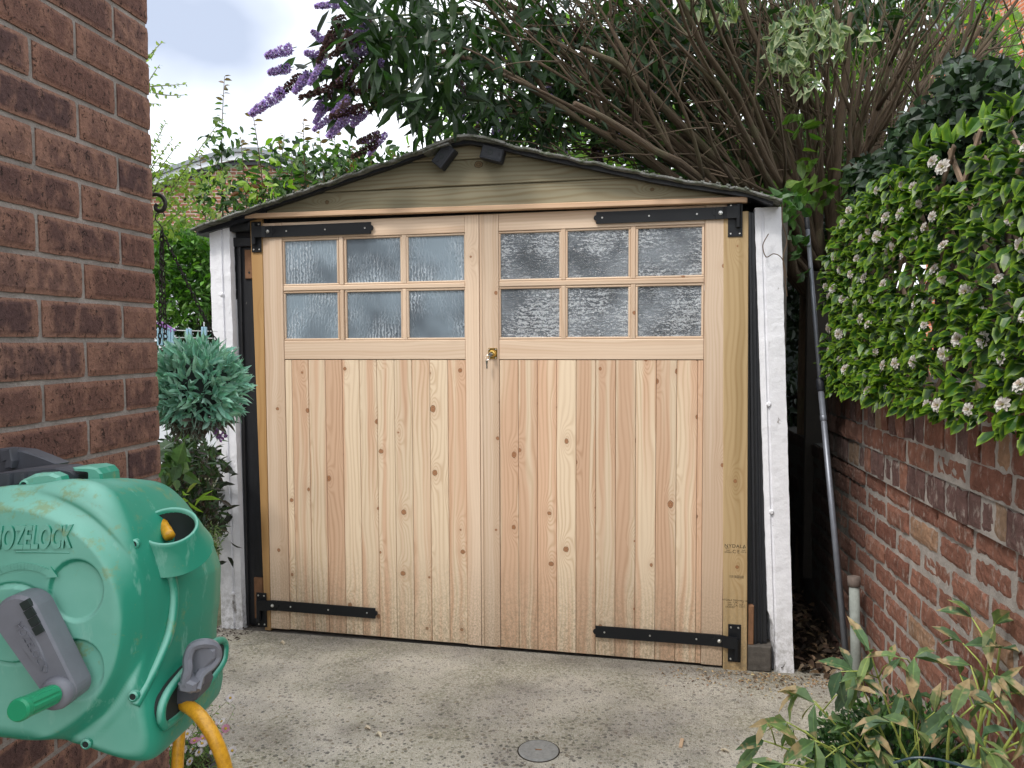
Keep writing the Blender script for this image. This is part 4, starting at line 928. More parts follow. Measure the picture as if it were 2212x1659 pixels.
# washing line and pegs
wl=empty('washing_line',tuple(at(395,720,3.2)),'pair of thin white washing line cords beyond the hanging ball','washing line')
mb=MB(); tube(mb,[at(280,711,3.1),at(470,716,3.3)],.0022,5); tube(mb,[at(280,727,3.1),at(470,731,3.3)],.0022,5); part(mb,'cord',simple('white_cord',(.6,.62,.62),.6),wl)
pegm={ 'b':simple('blue_peg',(.30,.50,.62),.5,0,.1),'p':simple('purple_peg',(.26,.12,.36),.5,0,.1)}
for i,(u,v,k,lab) in enumerate(((346,727,'b','pale blue clothes peg nearest the house corner'),(362,727,'b','pale blue clothes peg, second from the house corner'),(370,728,'b','pale blue clothes peg, third from the house corner'),(408,729,'b','pale blue clothes peg in the middle of the line'),(441,725,'b','pale blue clothes peg nearest the white post'),(360,706,'p','purple clothes peg on the upper cord'))):
    e=empty('clothes_peg',tuple(at(u,v,3.15)),lab,'clothes peg','clothes pegs on the washing line'); mb=MB()
    dx=AR if k=='b' else nrm(AR+AU*.5); up_=AU if k=='b' else nrm(AU*.6-AR)
    obox(mb,at(u,v,3.15)-dx*.006,nrm(dx+up_*.1),AF,up_,.0045,.006,.036,0,.001); obox(mb,at(u,v,3.15)+dx*.006,nrm(dx-up_*.1),AF,up_,.0045,.006,.036,0,.001); part(mb,'peg_half',pegm[k],e)

# ------------------------------------------------------------------ leaning pole, pipe stub
po=empty('metal_pole',tuple(at(1828,1420,3.08)),'long grey telescopic metal pole leaning against the bushes by the right-hand post','pole')
p0,p1,p2=at(1828,1424,3.10),at(1772,830,3.3),at(1743,476,3.55)
mb=MB(); tube(mb,[p0,p1],.0125,12); lathe(mb,p1,nrm(p1-p0),[(.015,-.03),(.0165,-.028),(.0165,.02),(.013,.025)],14,1); tube(mb,[p1,p2],.0098,12); lathe(mb,p2,nrm(p2-p1),[(.0098,-.05),(.0112,-.045),(.0112,.03),(.006,.035)],12,1); lathe(mb,p0+(p1-p0)*.87,nrm(p1-p0),[(.013,-.012),(.0145,-.01),(.0145,.01),(.013,.012)],12,0)
part(mb,'tube',[M['pole'],M['felt_block']],po,True)
pp=empty('pipe_stub',tuple(at(1852,1430,3.06)),'short broken grey pipe standing upright at the foot of the brick wall','pipe')
mb=MB(); q=at(1852,1440,3.02); q[2]=GZ; r_=at(1845,1262,3.06)
tube(mb,[q,q*.5+r_*.5,r_],.0195,14); lathe(mb,r_,nrm(r_-q),[(.019,-.01),(.024,-.008),(.025,.03),(.018,.033),(.016,.01)],14,1)
part(mb,'tube',[M['pipe'],M['pipe_cap']],pp,True)

# drain cover, chip, bits on the drive
dc=empty('drain_cover',(1.481,-.813,GZ),'round grey metal drain cover set in the concrete drive','drain cover')
mb=MB(); c_=np.array([1.481,-.813,GZ]); lathe(mb,c_,(0,0,1),[(.069,-.01),(.069,.002),(.064,.004),(.0625,.0028),(.0615,.0028),(.060,.0038),(.01,.004)],48)
for rr in (.016,.027,.038,.049,.057):
    k=int(rr*330)
    for i in range(k):
        t_=2*math.pi*(i+random.random()*.3)/k; obox(mb,c_+np.array([rr*math.cos(t_),rr*math.sin(t_),.0045]),(math.cos(t_),math.sin(t_),0),(-math.sin(t_),math.cos(t_),0),(0,0,1),.0035,.0012,.0008)
obox(mb,c_+np.array([0,0,.0052]),(1,.15,0),(-.15,1,0),(0,0,1),.011,.003,.0004,1)
lathe(mb,c_+np.array([0,0,.0007]),(0,0,1),[(.0735,-.002),(.0735,0),(.069,0)],40,2)
part(mb,'lid',[simple('cast_alloy_lid',(.27,.27,.255),.75,.05,.4,60,.4),M['rust_plate'],M['soil']],dc)
ch_=empty('wood_chip',tuple(zp(1472,1605,GZ)),'small splinter of new wood lying on the drive, right of the drain cover','wood chip')
mb=MB(); obox(mb,zp(1472,1605,GZ+.004),(.12,1,.03),(1,-.12,0),(0,0,1),.028,.006,.003,0,.001); part(mb,'splinter',M['strip_wood'],ch_)
for i,(u,v,lab) in enumerate(((605,1389,'curled white flake on the drive near the left door leaf'),(787,1573,'round white petal, larger of the pair on the drive'),(812,1586,'small white petal beside the larger one on the drive'),(1556,1620,'pale dry leaf lying by the tip of the wilting plant'))):
    q=zp(u,v,GZ+.004); mb=MB(); leaves(mb,[q,q+.004],[[1,.3,.12],[.7,-.4,.2]],[[0,0,1],[0,.3,1]],.03,.02,(.62,.55,.42),.4,.8,colj=.03); o=part(mb,'fallen_petal',M['leaf_dead'],None); tag(o,lab,'petal','pale bits fallen on the drive')
# litter
mb=MB(); n=900; P=np.stack([rng.uniform(2.40,2.66,n),rng.uniform(.0,3.6,n)**1.0,GZ+rng.uniform(0,.035,n)],1); P[:,0]-=P[:,1]*.03
leaves(mb,P,rdir(n)*[1,1,.3],rdir(n)*.5+[0,0,1],rng.uniform(.03,.07,n),rng.uniform(.015,.035,n),np.array([[.075,.05,.032],[.14,.09,.05],[.04,.028,.02],[.18,.13,.08]])[rng.integers(0,4,n)],.4,.6)
n=520; x=rng.normal(2.33,.2,n); y=-.02-np.abs(rng.normal(0,.09,n))+(x-2.1)*.04; ok=(x>1.8)&(x<2.68); P=np.stack([x,y,np.full(n,GZ+.003)],1)[ok]; m=len(P)
leaves(mb,P,rdir(m)*[1,1,.1],rdir(m)*.3+[0,0,1],rng.uniform(.007,.022,m),rng.uniform(.004,.009,m),np.array([[.42,.29,.16],[.50,.38,.22],[.12,.08,.05],[.3,.2,.11]])[rng.integers(0,4,m)],.3,.5)
n=700; P=np.stack([rng.uniform(-.25,2.6,n),rng.uniform(-1.3,-.02,n),np.full(n,GZ+.002)],1)
leaves(mb,P,rdir(n)*[1,1,.1],rdir(n)*.3+[0,0,1],rng.uniform(.004,.011,n),rng.uniform(.002,.004,n),np.array([[.45,.40,.30],[.30,.22,.12],[.07,.05,.04]])[rng.integers(0,3,n)],.3,.5)
n=160; P=np.stack([rng.uniform(-.3,-.08,n),rng.uniform(-.2,.02,n),np.full(n,GZ+.003)],1)
leaves(mb,P,rdir(n)*[1,1,.2],rdir(n)*.3+[0,0,1],rng.uniform(.008,.025,n),rng.uniform(.004,.01,n),(.05,.035,.025),.3,.5)
tag(part(mb,'leaf_litter',M['leaf_dead'],None),'dry leaves and wood shavings scattered beside the right post','litter',kind='stuff')

# ------------------------------------------------------------------ background outbuilding, shed, neighbour's house
ob=empty('outbuilding',(-5.2,11.5,0),'red brick outbuilding with a shallow white-edged roof, far behind the shrubs on the left','outbuilding')
def wall_tex():
    t=NT('distant_brick'); b=t.n('ShaderNodeTexBrick',{'Vector':t.map(t.uv(),(1,1,1)),'Color1':(.26,.10,.06,1),'Color2':(.20,.08,.055,1),'Mortar':(.42,.36,.31,1),'Scale':1.0,'Mortar Size':.009,'Brick Width':.225,'Row Height':.075})
    c=t.mix(1.0,b.outputs['Color'],t.ramp(t.noise(t.pos(),3,4),(.3,.8),(.7,1.2)),'MULTIPLY'); t.set(Base_Color=c,Roughness=.9); return t.m
M['brick_far']=wall_tex(); M['fascia']=simple('white_fascia',(.6,.62,.66),.6,0,.06); M['roof_grey']=simple('grey_roof_edge',(.22,.24,.26),.9,0,.2)
zo=16.5
def Pz(u,v,z=zo): return at(u,v,z)
pk=[(150,470),(331,408),(430,372),(505,352),(560,351),(640,372),(760,420)]
mb=MB(); q=[Pz(*a) for a in pk]; V=[];UV=[]
back=AF*5; back[2]=0
for a in q: V+=[a,np.array([a[0],a[1],-.1]),a+back,np.array([a[0]+back[0],a[1]+back[1],-.1])]
for a in q: 
    s_=(a-q[0])@AR; UV+=[(s_,a[2]),(s_,-.1),(s_,a[2]),(s_,-.1)]
F=[]
for i in range(len(q)-1): b=i*4; F+=[(b,b+1,b+5,b+4),(b+2,b+6,b+7,b+3)]
F+=[(0,2,3,1),(24,25,27,26)]; mb.add(V,F,0,UV); part(mb,'brick_wall',M['brick_far'],ob)
def band(name,d0,d1,out,mat):
    mb=MB(); V=[]
    for u,v in pk:
        a,b=Pz(u,v+d0),Pz(u,v+d1); f_=-nrm(back)*out
        V+=[a+f_,b+f_,b+back,a+back]
    F=[(i*4+j,i*4+(j+1)%4,i*4+4+(j+1)%4,i*4+4+j) for i in range(len(pk)-1) for j in range(4)]+[(0,1,2,3),(27,26,25,24)]
    mb.add(V,F); part(mb,name,mat,ob)
band('eaves_shadow_board',-3,6,.06,M['felt_black']); band('fascia',-19,-3.05,.14,M['fascia']); band('roof_edge',-28,-19.05,.20,M['roof_grey'])
sh=empty('white_shed',tuple(zp(430,900,0)),'pale white shed wall showing between the hedge and the white post','shed')
mb=MB(); c_=at(440,640,9.5); obox(mb,[c_[0],c_[1],1.1],AR,nrm([AF[0],AF[1],0]),(0,0,1),1.5,.8,1.15,0,.01); part(mb,'wall',M['fascia'],sh)
mb=MB(); obox(mb,[c_[0],c_[1],2.28],AR,nrm([AF[0],AF[1],0]),(0,0,1),1.6,.9,.03,0,.01); part(mb,'roof',M['roof_grey'],sh)
nh=empty('neighbour_house',(8,9,0),'orange brick house glimpsed through the branches at the top right','house')
c_=at(2300,-60,13.5); mb=MB(); V=[];UV=[]
h2=at(2230,95,13.5)[2]-.0
for sx,sy in ((-1,-1),(1,-1),(1,1),(-1,1)):
    b=c_+AR*sx*1.25+nrm([AF[0],AF[1],0])*sy*2; V+=[(b[0],b[1],-.1),(b[0],b[1],c_[2]-.5)]; UV+=[(sx*1.4+sy*2,0),(sx*1.4+sy*2,c_[2])]
mb.add(V,[(0,2,3,1),(2,4,5,3),(4,6,7,5),(6,0,1,7),(1,3,5,7)],0,UV); m_=wall_tex(); m_.node_tree.nodes['Brick Texture'].inputs['Color1'].default_value=(.55,.17,.07,1); m_.node_tree.nodes['Brick Texture'].inputs['Color2'].default_value=(.45,.13,.06,1)
part(mb,'brick_wall',m_,nh)
mb=MB(); V=[]
f2=nrm([AF[0],AF[1],0])
for sx,sy,z in ((-1.1,-1.1,0),(1.1,-1.1,0),(1.1,1.1,0),(-1.1,1.1,0),(-1.1,0,1.3),(1.1,0,1.3)):
    b=c_+AR*sx*1.25+f2*sy*2; V.append((b[0],b[1],c_[2]-.49+z))
mb.add(V,[(0,1,5,4),(2,3,4,5),(0,4,3),(1,2,5),(0,3,2,1)]); part(mb,'roof',M['roof_grey'],nh)

# ------------------------------------------------------------------ foliage helpers
GAPS=[]
def cloud(mb,ells,L0,L1,asp,col,down=.3,mi=0,curl=.35,jit=1.0,fold=.18,gaps=True):
    "leaves in ellipsoids given as (u,v,ru,rv,zmin,zmax,n)"
    for (u,v,ru,rv,z0,z1,n) in ells:
        a=rng.uniform(0,2*math.pi,n); r=np.sqrt(rng.random(n))*(1+.12*rng.normal(size=n)); uu=u+ru*r*np.cos(a); vv=v+rv*r*np.sin(a); zz=rng.uniform(z0,z1,n)
        ok=np.ones(n,bool)
        if gaps:
            for (gu,gv,gr,gs) in GAPS: ok&=((uu-gu)/gr)**2+((vv-gv)/gs)**2>1+.35*rng.normal(size=n)
        P=CAM+zz[:,None]*(AF+((uu-CX)/FPX)[:,None]*AR-((vv-CY)/FPX)[:,None]*AU); P=P[ok]; m=len(P)
        if not m: continue
        D=rdir(m)*jit+np.array([0,0,-down]); Ln=rng.uniform(L0,L1,m)
        c=np.array(col)
        if c.ndim==2: c=c[rng.integers(0,len(c),m)]
        leaves(mb,P,D,rdir(m)+np.array([0,0,.8]),Ln,Ln*asp*rng.uniform(.8,1.2,m),c,fold,curl,mi)
def shoot(mbS,mbL,P0,P1,bow,n,L0,L1,asp,col,r0=.006,r1=.0015,tipc=None,pair=False,droop=.3,mat=0):
    mid=(np.array(P0)+np.array(P1))/2+np.array(bow); pts=bez(P0,mid,P1,10); tube(mbS,pts,np.linspace(r0,r1,10),5)
    t=np.linspace(.12,1,n); T=(1-t)[:,None]**2*np.array(P0)+(2*t*(1-t))[:,None]*mid+(t*t)[:,None]*np.array(P1)
    ax=nrm(np.array(P1)-np.array(P0)); d=rdir(n); d=d-np.outer(d@ax,ax); d/=np.linalg.norm(d,axis=1)[:,None]; D=d+ax*.5+np.array([0,0,-droop])*rng.random((n,1))
    c=np.array(col); c=c[rng.integers(0,len(c),n)] if c.ndim==2 else np.tile(c,(n,1))
    if tipc is not None: c[-max(2,n//7):]=tipc
    Ln=rng.uniform(L0,L1,n)*np.linspace(1.15,.55,n)
    leaves(mbL,T,D,rdir(n)+np.array([0,0,1.0]),Ln,Ln*asp,c,.2,.45)
DK=[(.018,.042,.014),(.024,.055,.018),(.013,.030,.012),(.032,.07,.022)]
MD=[(.05,.11,.025),(.07,.15,.03),(.04,.09,.025)]
BR=[(.12,.22,.035),(.16,.28,.05),(.09,.18,.03),(.20,.30,.05)]

# ------------------------------------------------------------------ big buddleia
bu=empty('buddleia_bush',(2.78,1.15,GZ),'huge multi-stemmed buddleia with purple flower spikes arching over the garage','bush')
mb=MB(); tips=[]
def stem(p0,p2,arch,r0,r1,n=12,wig=.02):
    p0,p2=np.array(p0),np.array(p2); mid=p0*.45+p2*.55+np.array(arch); pts=bez(p0,mid,p2,n); s_=random.random()*99
    for i in range(1,n): pts[i]+=np.array(mnoise.noise_vector(Vector((s_,i*.45,0))))*wig*np.linalg.norm(p2-p0)
    for i in range(n):
        if pts[i][0]<2.45: pts[i][2]=max(pts[i][2],rz(min(max(pts[i][0],-.3),2.3))+.05+.03*math.sin(i*1.3+s_))
    tube(mb,pts,np.linspace(r0,r1,n)*(1+.12*rng.normal(size=n)),7); return pts
base0=at(1790,600,4.15)
main=[]
for i in range(84):
    f=(i+.5)/84+random.uniform(-.008,.008); ang_=rad(-58+130*f)          # fan across the picture
    bu_=1735+130*f+random.uniform(-14,14); p0=at(bu_,600+random.uniform(-20,40),4.15+random.uniform(-.22,.22))
    ln=random.uniform(560,900) if f<.35 else random.uniform(420,640)
    u2=bu_+ln*math.sin(ang_)*1.05; v2=560-ln*math.cos(ang_)*(.95) 
    z2=4.1+random.uniform(-.9,.7)-(.5 if f<.3 else 0); p2=at(u2,max(v2,-160),z2)
    bow=(.10 if f<.4 else .05); side_=-math.sin(ang_)
    r0=random.uniform(.009,.021) if i%3 else random.uniform(.020,.032)
    pts=stem(p0,p2,np.array([0,0,1])*bow*2.2*abs(math.sin(ang_))+AR*(.09*side_),r0,r0*.38,12,.022); main.append((pts,r0,f))
for (pts,r0,f) in list(main):
    for k in range(random.choice((2,3,4))):
        i=random.randint(3,10); p=pts[i]; d=nrm(pts[min(i+1,11)]-pts[i-1]); dd=nrm(d+rdir(1)[0]*.55+np.array([0,0,.12])); L_=random.uniform(.35,.85)
        s2=stem(p,p+dd*L_,rdir(1)[0]*.05,r0*.42,r0*.15,8,.03); tips.append(s2)
        for j in range(random.choice((2,3,3))):
            ii=random.randint(2,7); p_=s2[ii]; d2=nrm(dd+rdir(1)[0]*.9); s3=stem(p_,p_+d2*random.uniform(.15,.45),rdir(1)[0]*.03,.0035,.0012,5,.03); tips.append(s3)
# lower trunk down to the ground behind the wall
for i in range(16):
    a=at(1740+i*9,600+random.uniform(-10,30),4.15+random.uniform(-.2,.2)); b=np.array([2.72+random.uniform(-.1,.15),1.15+random.uniform(-.12,.12),GZ]); tube(mb,bez(b,(a+b)/2+rdir(1)[0]*.05,a,6),np.linspace(.05,.028,6),8)
# thin tangle sweeping left under the canopy
for i in range(330):
    a=at(random.uniform(1150,1750),random.uniform(40,420),random.uniform(3.7,4.7)); d=nrm(-AR*random.uniform(.3,1.2)+AU*random.uniform(-.25,.7)+AF*random.uniform(-.4,.2)); stem(a,a+d*random.uniform(.3,.9),AU*.05,.0045,.0016,7,.035)
for i in range(190):
    a=at(random.uniform(1550,2150),random.uniform(60,430),random.uniform(3.7,4.6)); d=nrm(rdir(1)[0]*.5+AU*.8+AR*(.2 if a[0]>2.7 else -.2)); stem(a,a+d*random.uniform(.25,.7),AU*.03,.004,.0014,6,.03)
part(mb,'branch',M['bark'],bu,True)
GAPS+=[(1935,300,34,28),(2030,60,45,30),(1985,250,28,20),(560,60,150,200)]
mb=MB()
cloud(mb,[(820,40,110,120,3.0,3.6,170),(930,110,150,150,3.0,3.9,300),(1080,110,190,150,3.3,4.2,380),(1290,110,230,120,3.5,4.5,520),(1500,90,200,110,3.6,4.6,420),(1680,50,150,70,3.7,4.6,170),(1900,20,160,50,3.7,4.6,140),(1120,255,150,60,3.4,4.2,90),(960,230,110,70,3.3,4.0,110),(760,90,50,60,3.2,3.5,26)],.09,.17,.25,DK,.75,curl=.5)
cloud(mb,[(1400,250,220,80,4.3,5.2,150),(1200,220,250,90,4.3,5.2,200),(1650,120,170,120,4.4,5.2,110)],.08,.14,.27,MD,.5)
cloud(mb,[(1250,-190,750,110,2.9,4.8,900),(1300,-60,480,60,3.2,4.6,340),(1900,-160,420,90,3.2,4.8,260)],.09,.16,.26,DK+MD,.5)  # leaves above the frame, added to shade the canopy below
cloud(mb,[(1250,240,190,50,3.8,4.5,190),(1430,290,150,50,3.8,4.4,170),(1560,360,90,30,3.9,4.4,70),(1150,290,80,25,3.7,4.3,50),(1500,200,160,60,3.8,4.4,120)],.08,.15,.28,MD+DK,.6)
# fresh leaves on low shoots at the foot of the fan
cloud(mb,[(1715,250,22,14,3.6,3.8,6),(1735,290,20,20,3.6,3.8,7),(1745,350,20,40,3.6,3.8,10),(1795,400,45,40,3.6,3.9,20),(1830,420,30,40,3.6,3.9,16),(1700,410,60,20,3.55,3.8,14)],.07,.11,.6,[(.13,.22,.04),(.10,.19,.035)],.2,gaps=False)
cloud(mb,[(1700,430,50,22,3.3,3.5,26),(1640,485,14,16,3.25,3.35,5),(1735,530,26,20,3.4,3.6,9),(1725,590,14,10,3.4,3.5,3)],.06,.09,.55,[(.06,.13,.035),(.045,.10,.03)],.2,gaps=False)
part(mb,'foliage',M['leaf'],bu)
mb=MB()
cloud(mb,[(1740,60,75,55,3.3,3.6,150),(1700,120,45,35,3.3,3.5,60),(1740,165,28,36,3.3,3.5,26),(1840,80,40,40,3.4,3.6,26),(1560,20,40,30,3.4,3.6,26),(1500,10,22,20,3.4,3.6,10)],.05,.085,.42,[(.13,.19,.09),(.10,.16,.07)],.8,gaps=False,curl=.9)
part(mb,'variegated_leaves',M['leaf_varieg'],bu)
# flower spikes
def spike_mesh(name,c0,c1,nf):
    mb=MB(); n=nf; t=rng.random(n); a=rng.uniform(0,6.283,n); R_=.112*(1-t)**.6*rng.random(n)**.6*(.45+.55*np.sin(np.clip(t*9,0,1.57)))+.008
    P=np.stack([R_*np.cos(a),t,R_*np.sin(a)],1); D=np.stack([np.cos(a),.35+0*a,np.sin(a)],1)+rdir(n)*.5
    col=np.where(rng.random((n,1))<.75,[c0],[c1])
    leaves(mb,P,D,rdir(n),.085,.06,col,.3,.6,colj=.25); leaves(mb,P,D+rdir(n)*.8,rdir(n),.08,.055,col,.3,.6,colj=.25)
    tube(mb,[(0,-.15,0),(0,.5,0),(0,1,0)],[.012,.010,.004],5,col=(.1,.12,.05,1))
    o=mb.build(name,M['petal']); o.parent=bu; return o
sp1=spike_mesh('flower_spike',(.56,.43,.72),(.33,.22,.48),330); sp2=spike_mesh('flower_spike',(.19,.12,.10),(.42,.30,.54),330); sp3=spike_mesh('flower_spike',(.10,.05,.045),(.06,.035,.03),260)
used={}
def put_spike(src,a,b,wd=1.0,lab=None):
    o=src if src.name not in used else src.copy()
    if src.name in used: COL.objects.link(o); o.parent=bu
    used[src.name]=1
    a,b=Vector(a),Vector(b); d=b-a; L_=d.length; q=d.to_track_quat('Y','Z').to_matrix().to_4x4()
    mt=Matrix.Translation(a-Vector(bu.location))@q@Matrix.Diagonal((.3*wd,L_,.3*wd,1)); o.matrix_local=mt
    if lab: o['label']=lab
SPK=[((632,104),(573,122),1,.55),((628,146),(579,158),1,.5),((655,165),(600,205),3,.6),((615,195),(541,248),1,.62),((668,158),(635,200),1,.55),((690,120),(657,114),1,.45),((698,88),(672,66),1,.4),((742,36),(695,112),3,.6),((752,6),(680,14),1,.45),((782,100),(742,124),1,.5),((785,126),(690,172),2,.55),((765,170),(646,212),3,.5),((778,184),(690,245),2,.5),((786,233),(712,252),3,.5),((768,236),(708,296),1,.55),((790,240),(760,272),1,.5),((822,290),(772,308),2,.5),((815,310),(760,340),3,.45),
 ((745,60),(770,100),2,.5),((800,60),(770,110),2,.5),((830,150),(800,190),1,.5),((870,60),(850,110),2,.5),((905,230),(890,275),3,.5),((1000,245),(985,262),1,.5),((1075,225),(1065,262),2,.5),((1155,40),(1165,75),3,.5),((1250,60),(1240,100),3,.5),((995,120),(985,150),1,.4),((1210,320),(1230,345),1,.5),((1290,320),(1298,350),2,.5),((1410,200),(1402,228),1,.5),((1335,270),(1330,300),1,.5),((850,190),(835,225),3,.5),((1345,310),(1352,345),1,.45),((1420,258),(1428,275),1,.45),((1880,258),(1895,270),1,.4),((1115,265),(1105,300),3,.5),((940,255),(925,300),3,.45)]
for i in range(26):
    u_,v_=random.uniform(700,900),random.uniform(30,290)
    SPK.append(((u_,v_),(u_-random.uniform(15,55),v_+random.uniform(20,60)),random.choice((1,2,2,3,1)),.42))
for i in range(22):
    u_,v_=random.uniform(900,1500),random.uniform(120,330)
    SPK.append(((u_,v_),(u_+random.uniform(-15,15),v_+random.uniform(20,40)),random.choice((1,2,3)),.42))
for (a,b,k,wd) in SPK:
    z=random.uniform(3.2,3.4) if a[0]<830 else random.uniform(3.9,4.6)
    put_spike((sp1,sp2,sp3)[k-1],at(a[0],a[1],z),at(b[0],b[1],z-.03),wd)
mb=MB()
for (a,b) in (((1000,60),(640,150)),((960,120),(760,190)),((1000,30),(750,50)),((980,180),(790,240)),((900,40),(740,110)),((1050,120),(860,200))):
    tube(mb,bez(at(a[0],a[1],3.6),at((a[0]+b[0])/2,min(a[1],b[1])-5,3.45),at(b[0],b[1],3.3),10),np.linspace(.007,.003,10),6)
part(mb,'flowering_twig',M['twig'],bu,True)
mb=MB(); cloud(mb,[(690,150,60,40,3.25,3.35,16),(740,210,50,50,3.25,3.4,22),(800,130,50,90,3.2,3.5,50)],.09,.15,.24,MD+DK,.8,gaps=False)
part(mb,'foliage',M['leaf'],bu)

# ------------------------------------------------------------------ lighter trees behind
def plain_tree(name,base,h,cells,L0,L1,asp,cols,lab,down=.3,nbr=10,mat='leaf_thin'):
    e=empty(name,(base[0],base[1],0),lab,'tree','trees behind the garage'); mb=MB(); base=np.array([base[0],base[1],-.02]); tube(mb,[base,base+[.05,.02,h*.3],base+[.02,.05,h*.55]],[.09,.07,.05],8)
    for (u,v,ru,rv,z0,z1,n) in cells:
        for k in range(nbr):
            a=random.random()*6.28; q=at(u+ru*.7*math.cos(a),v+rv*.7*math.sin(a),random.uniform(z0,z1)); s=base+np.array([.03,.04,h*random.uniform(.3,.55)]); tube(mb,bez(s,(s+q)/2+np.array([0,0,-.1]),q,8),np.linspace(.022,.004,8),5)
    part(mb,'trunk',M['bark'],e,True); mb=MB(); cloud(mb,cells,L0,L1,asp,cols,down); part(mb,'crown',M[mat],e)
plain_tree('garden_tree',(1.2,3.2+1.8),3.2,[(1120,270,230,60,5.6,6.8,260),(1350,330,260,70,5.4,6.8,620),(1500,220,180,120,5.6,6.8,420),(1250,150,260,110,5.8,7.0,330),(1480,90,300,100,5.8,7.0,380)],.09,.16,.42,BR+MD,'bright green leafy tree showing behind the dark bush, centre',.5)
plain_tree('garden_tree',(3.9,4.6),3.4,[(1750,230,160,190,5.8,7.0,700),(2000,120,230,140,5.8,7.0,560),(2150,190,120,160,6,7.2,330),(1640,430,120,70,5.0,6.4,420),(1850,400,120,90,5.6,6.6,380)],.09,.17,.5,BR,'bright yellow-green tree behind the fan of brown stems, right',.4)
plain_tree('garden_tree',(3.2,3.6),3.4,[(1600,60,200,100,4.9,5.8,420),(1850,60,200,90,4.9,5.8,360),(2060,70,120,80,4.9,5.6,240),(1750,330,160,110,4.8,5.6,420),(1930,210,90,120,4.9,5.6,150),(1560,250,150,80,4.9,5.6,200)],.08,.14,.4,MD+DK+BR[:1],'mid-green leafy tree close behind the fan of brown stems',.6)
plain_tree('holly_tree',(2.7,3.0),2.4,[(1560,385,120,40,4.7,5.6,420),(1650,440,90,60,4.7,5.5,320),(1480,370,90,30,4.8,5.6,160)],.05,.09,.4,MD+DK,'dark twiggy shrub low behind the right half of the garage roof',.2,mat='leaf')

# ------------------------------------------------------------------ left background plants
ws=empty('wild_shrub',tuple(zp(640,900,0)*[1,1,0]),'tall wild shrub with upright leafy shoots behind the left half of the roof','shrub')
mS,mL=MB(),MB(); WC=[(.075,.14,.045),(.10,.18,.05),(.055,.11,.04),(.12,.17,.07)]
for (u,v,n) in ((485,165,34),(545,240,20),(615,290,26),(655,262,34),(700,330,20),(725,262,34),(760,320,22),(800,310,20),(430,330,22),(560,330,22),(850,330,18),(665,350,20),(590,350,20),(520,300,24),(780,350,18),(690,290,20),(630,330,20),(740,330,20),(880,320,12),(910,300,10)):
    z=random.uniform(5.4,6.2); ub=u+random.uniform(-25,60) if u<600 else u+random.uniform(-50,30)
    shoot(mS,mL,at(ub,620,z+.2),at(u,v,z),AR*random.uniform(-.08,.08),int(n*1.7),.085,.14,.5,WC,.010,.002,(.16,.10,.06))
part(mS,'stem',M['twig_brown'],ws,True)
cloud(mL,[(500,420,100,45,5.5,6.3,170),(600,430,110,50,5.5,6.3,260),(700,375,110,45,5.5,6.4,360),(800,345,90,35,5.5,6.4,240),(480,330,50,60,5.5,6.2,70),(630,330,60,40,5.6,6.3,90)],.055,.10,.5,WC+DK,.5,gaps=False)
cloud(mL,[(580,360,60,60,5.4,5.6,24),(600,420,60,25,5.4,5.6,22),(545,400,20,20,5.4,5.6,8)],.07,.10,.5,[(.22,.36,.05),(.26,.38,.07)],.2,gaps=False)
cloud(mL,[(520,390,60,30,5.4,5.8,12),(630,410,90,40,5.4,5.8,16),(800,370,90,40,5.4,5.8,30)],.05,.08,.5,[(.16,.06,.04),(.22,.10,.05)],.5,gaps=False)
part(mL,'foliage',M['leaf'],ws)
yt=empty('young_tree',tuple(zp(300,1100,0)*[1,1,0]),'young tree with small pale leaves on thin twigs beside the house corner','tree')
mS,mL=MB(),MB(); PC=[(.20,.28,.08),(.16,.24,.06),(.24,.30,.10)]
for (u,v,ub,vb,n) in ((352,90,300,150,10),(345,140,290,250,10),(402,182,290,190,16),(345,225,280,240,9),(398,205,330,200,6),(358,265,290,400,26),(372,300,290,420,22),(385,310,300,430,16),(340,330,290,420,16),(480,255,330,470,26),(430,330,320,480,22),(400,380,320,500,22),(365,350,310,470,16),(450,420,320,520,16)):
    shoot(mS,mL,at(ub,vb,4.6),at(u,v,4.4),AU*random.uniform(-.03,.06),int(n*1.6),.03,.05,.55,PC,.005,.0012,None)
cloud(mL,[(375,400,50,50,4.4,4.8,150),(440,395,60,30,4.5,4.9,110),(360,480,50,40,4.4,4.8,150),(430,470,45,30,4.5,4.8,70)],.03,.055,.5,PC,.3,gaps=False)
tube(mS,[zp(300,1100,0)*[1,1,0],at(280,600,4.7),at(290,300,4.6),at(290,120,4.6)],[.03,.025,.015,.008],6)
part(mS,'stem',M['twig'],yt,True); part(mL,'foliage',M['leaf_thin'],yt)
hg=empty('hedge_bush',tuple(at(400,600,6)*[1,1,0]),'dense bright green hedge bush behind the hanging chains','bush')
mb=MB(); HC_=[(.07,.17,.03),(.10,.23,.04),(.05,.12,.03),(.14,.28,.05)]
cloud(mb,[(395,600,90,105,5.2,5.6,1500),(395,560,100,70,5.2,5.6,700),(380,520,70,40,5.2,5.5,300)],.045,.075,.45,HC_,-.2,gaps=False)
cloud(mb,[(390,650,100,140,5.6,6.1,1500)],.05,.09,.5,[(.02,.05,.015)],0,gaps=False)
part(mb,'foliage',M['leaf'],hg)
mb=MB(); b=at(400,600,6.0)
for i in range(14): q=at(400+random.uniform(-80,80),520+random.uniform(0,150),5.7); tube(mb,bez([b[0],b[1],-.02],[b[0],b[1],.8],q,6),np.linspace(.03,.008,6),5)
part(mb,'stem',M['twig_brown'],hg)
ls=empty('low_shrub',tuple(at(400,1050,3.3)*[1,1,0]),'dark low shrub with purplish tips below the hanging ball','shrub')
mb=MB()
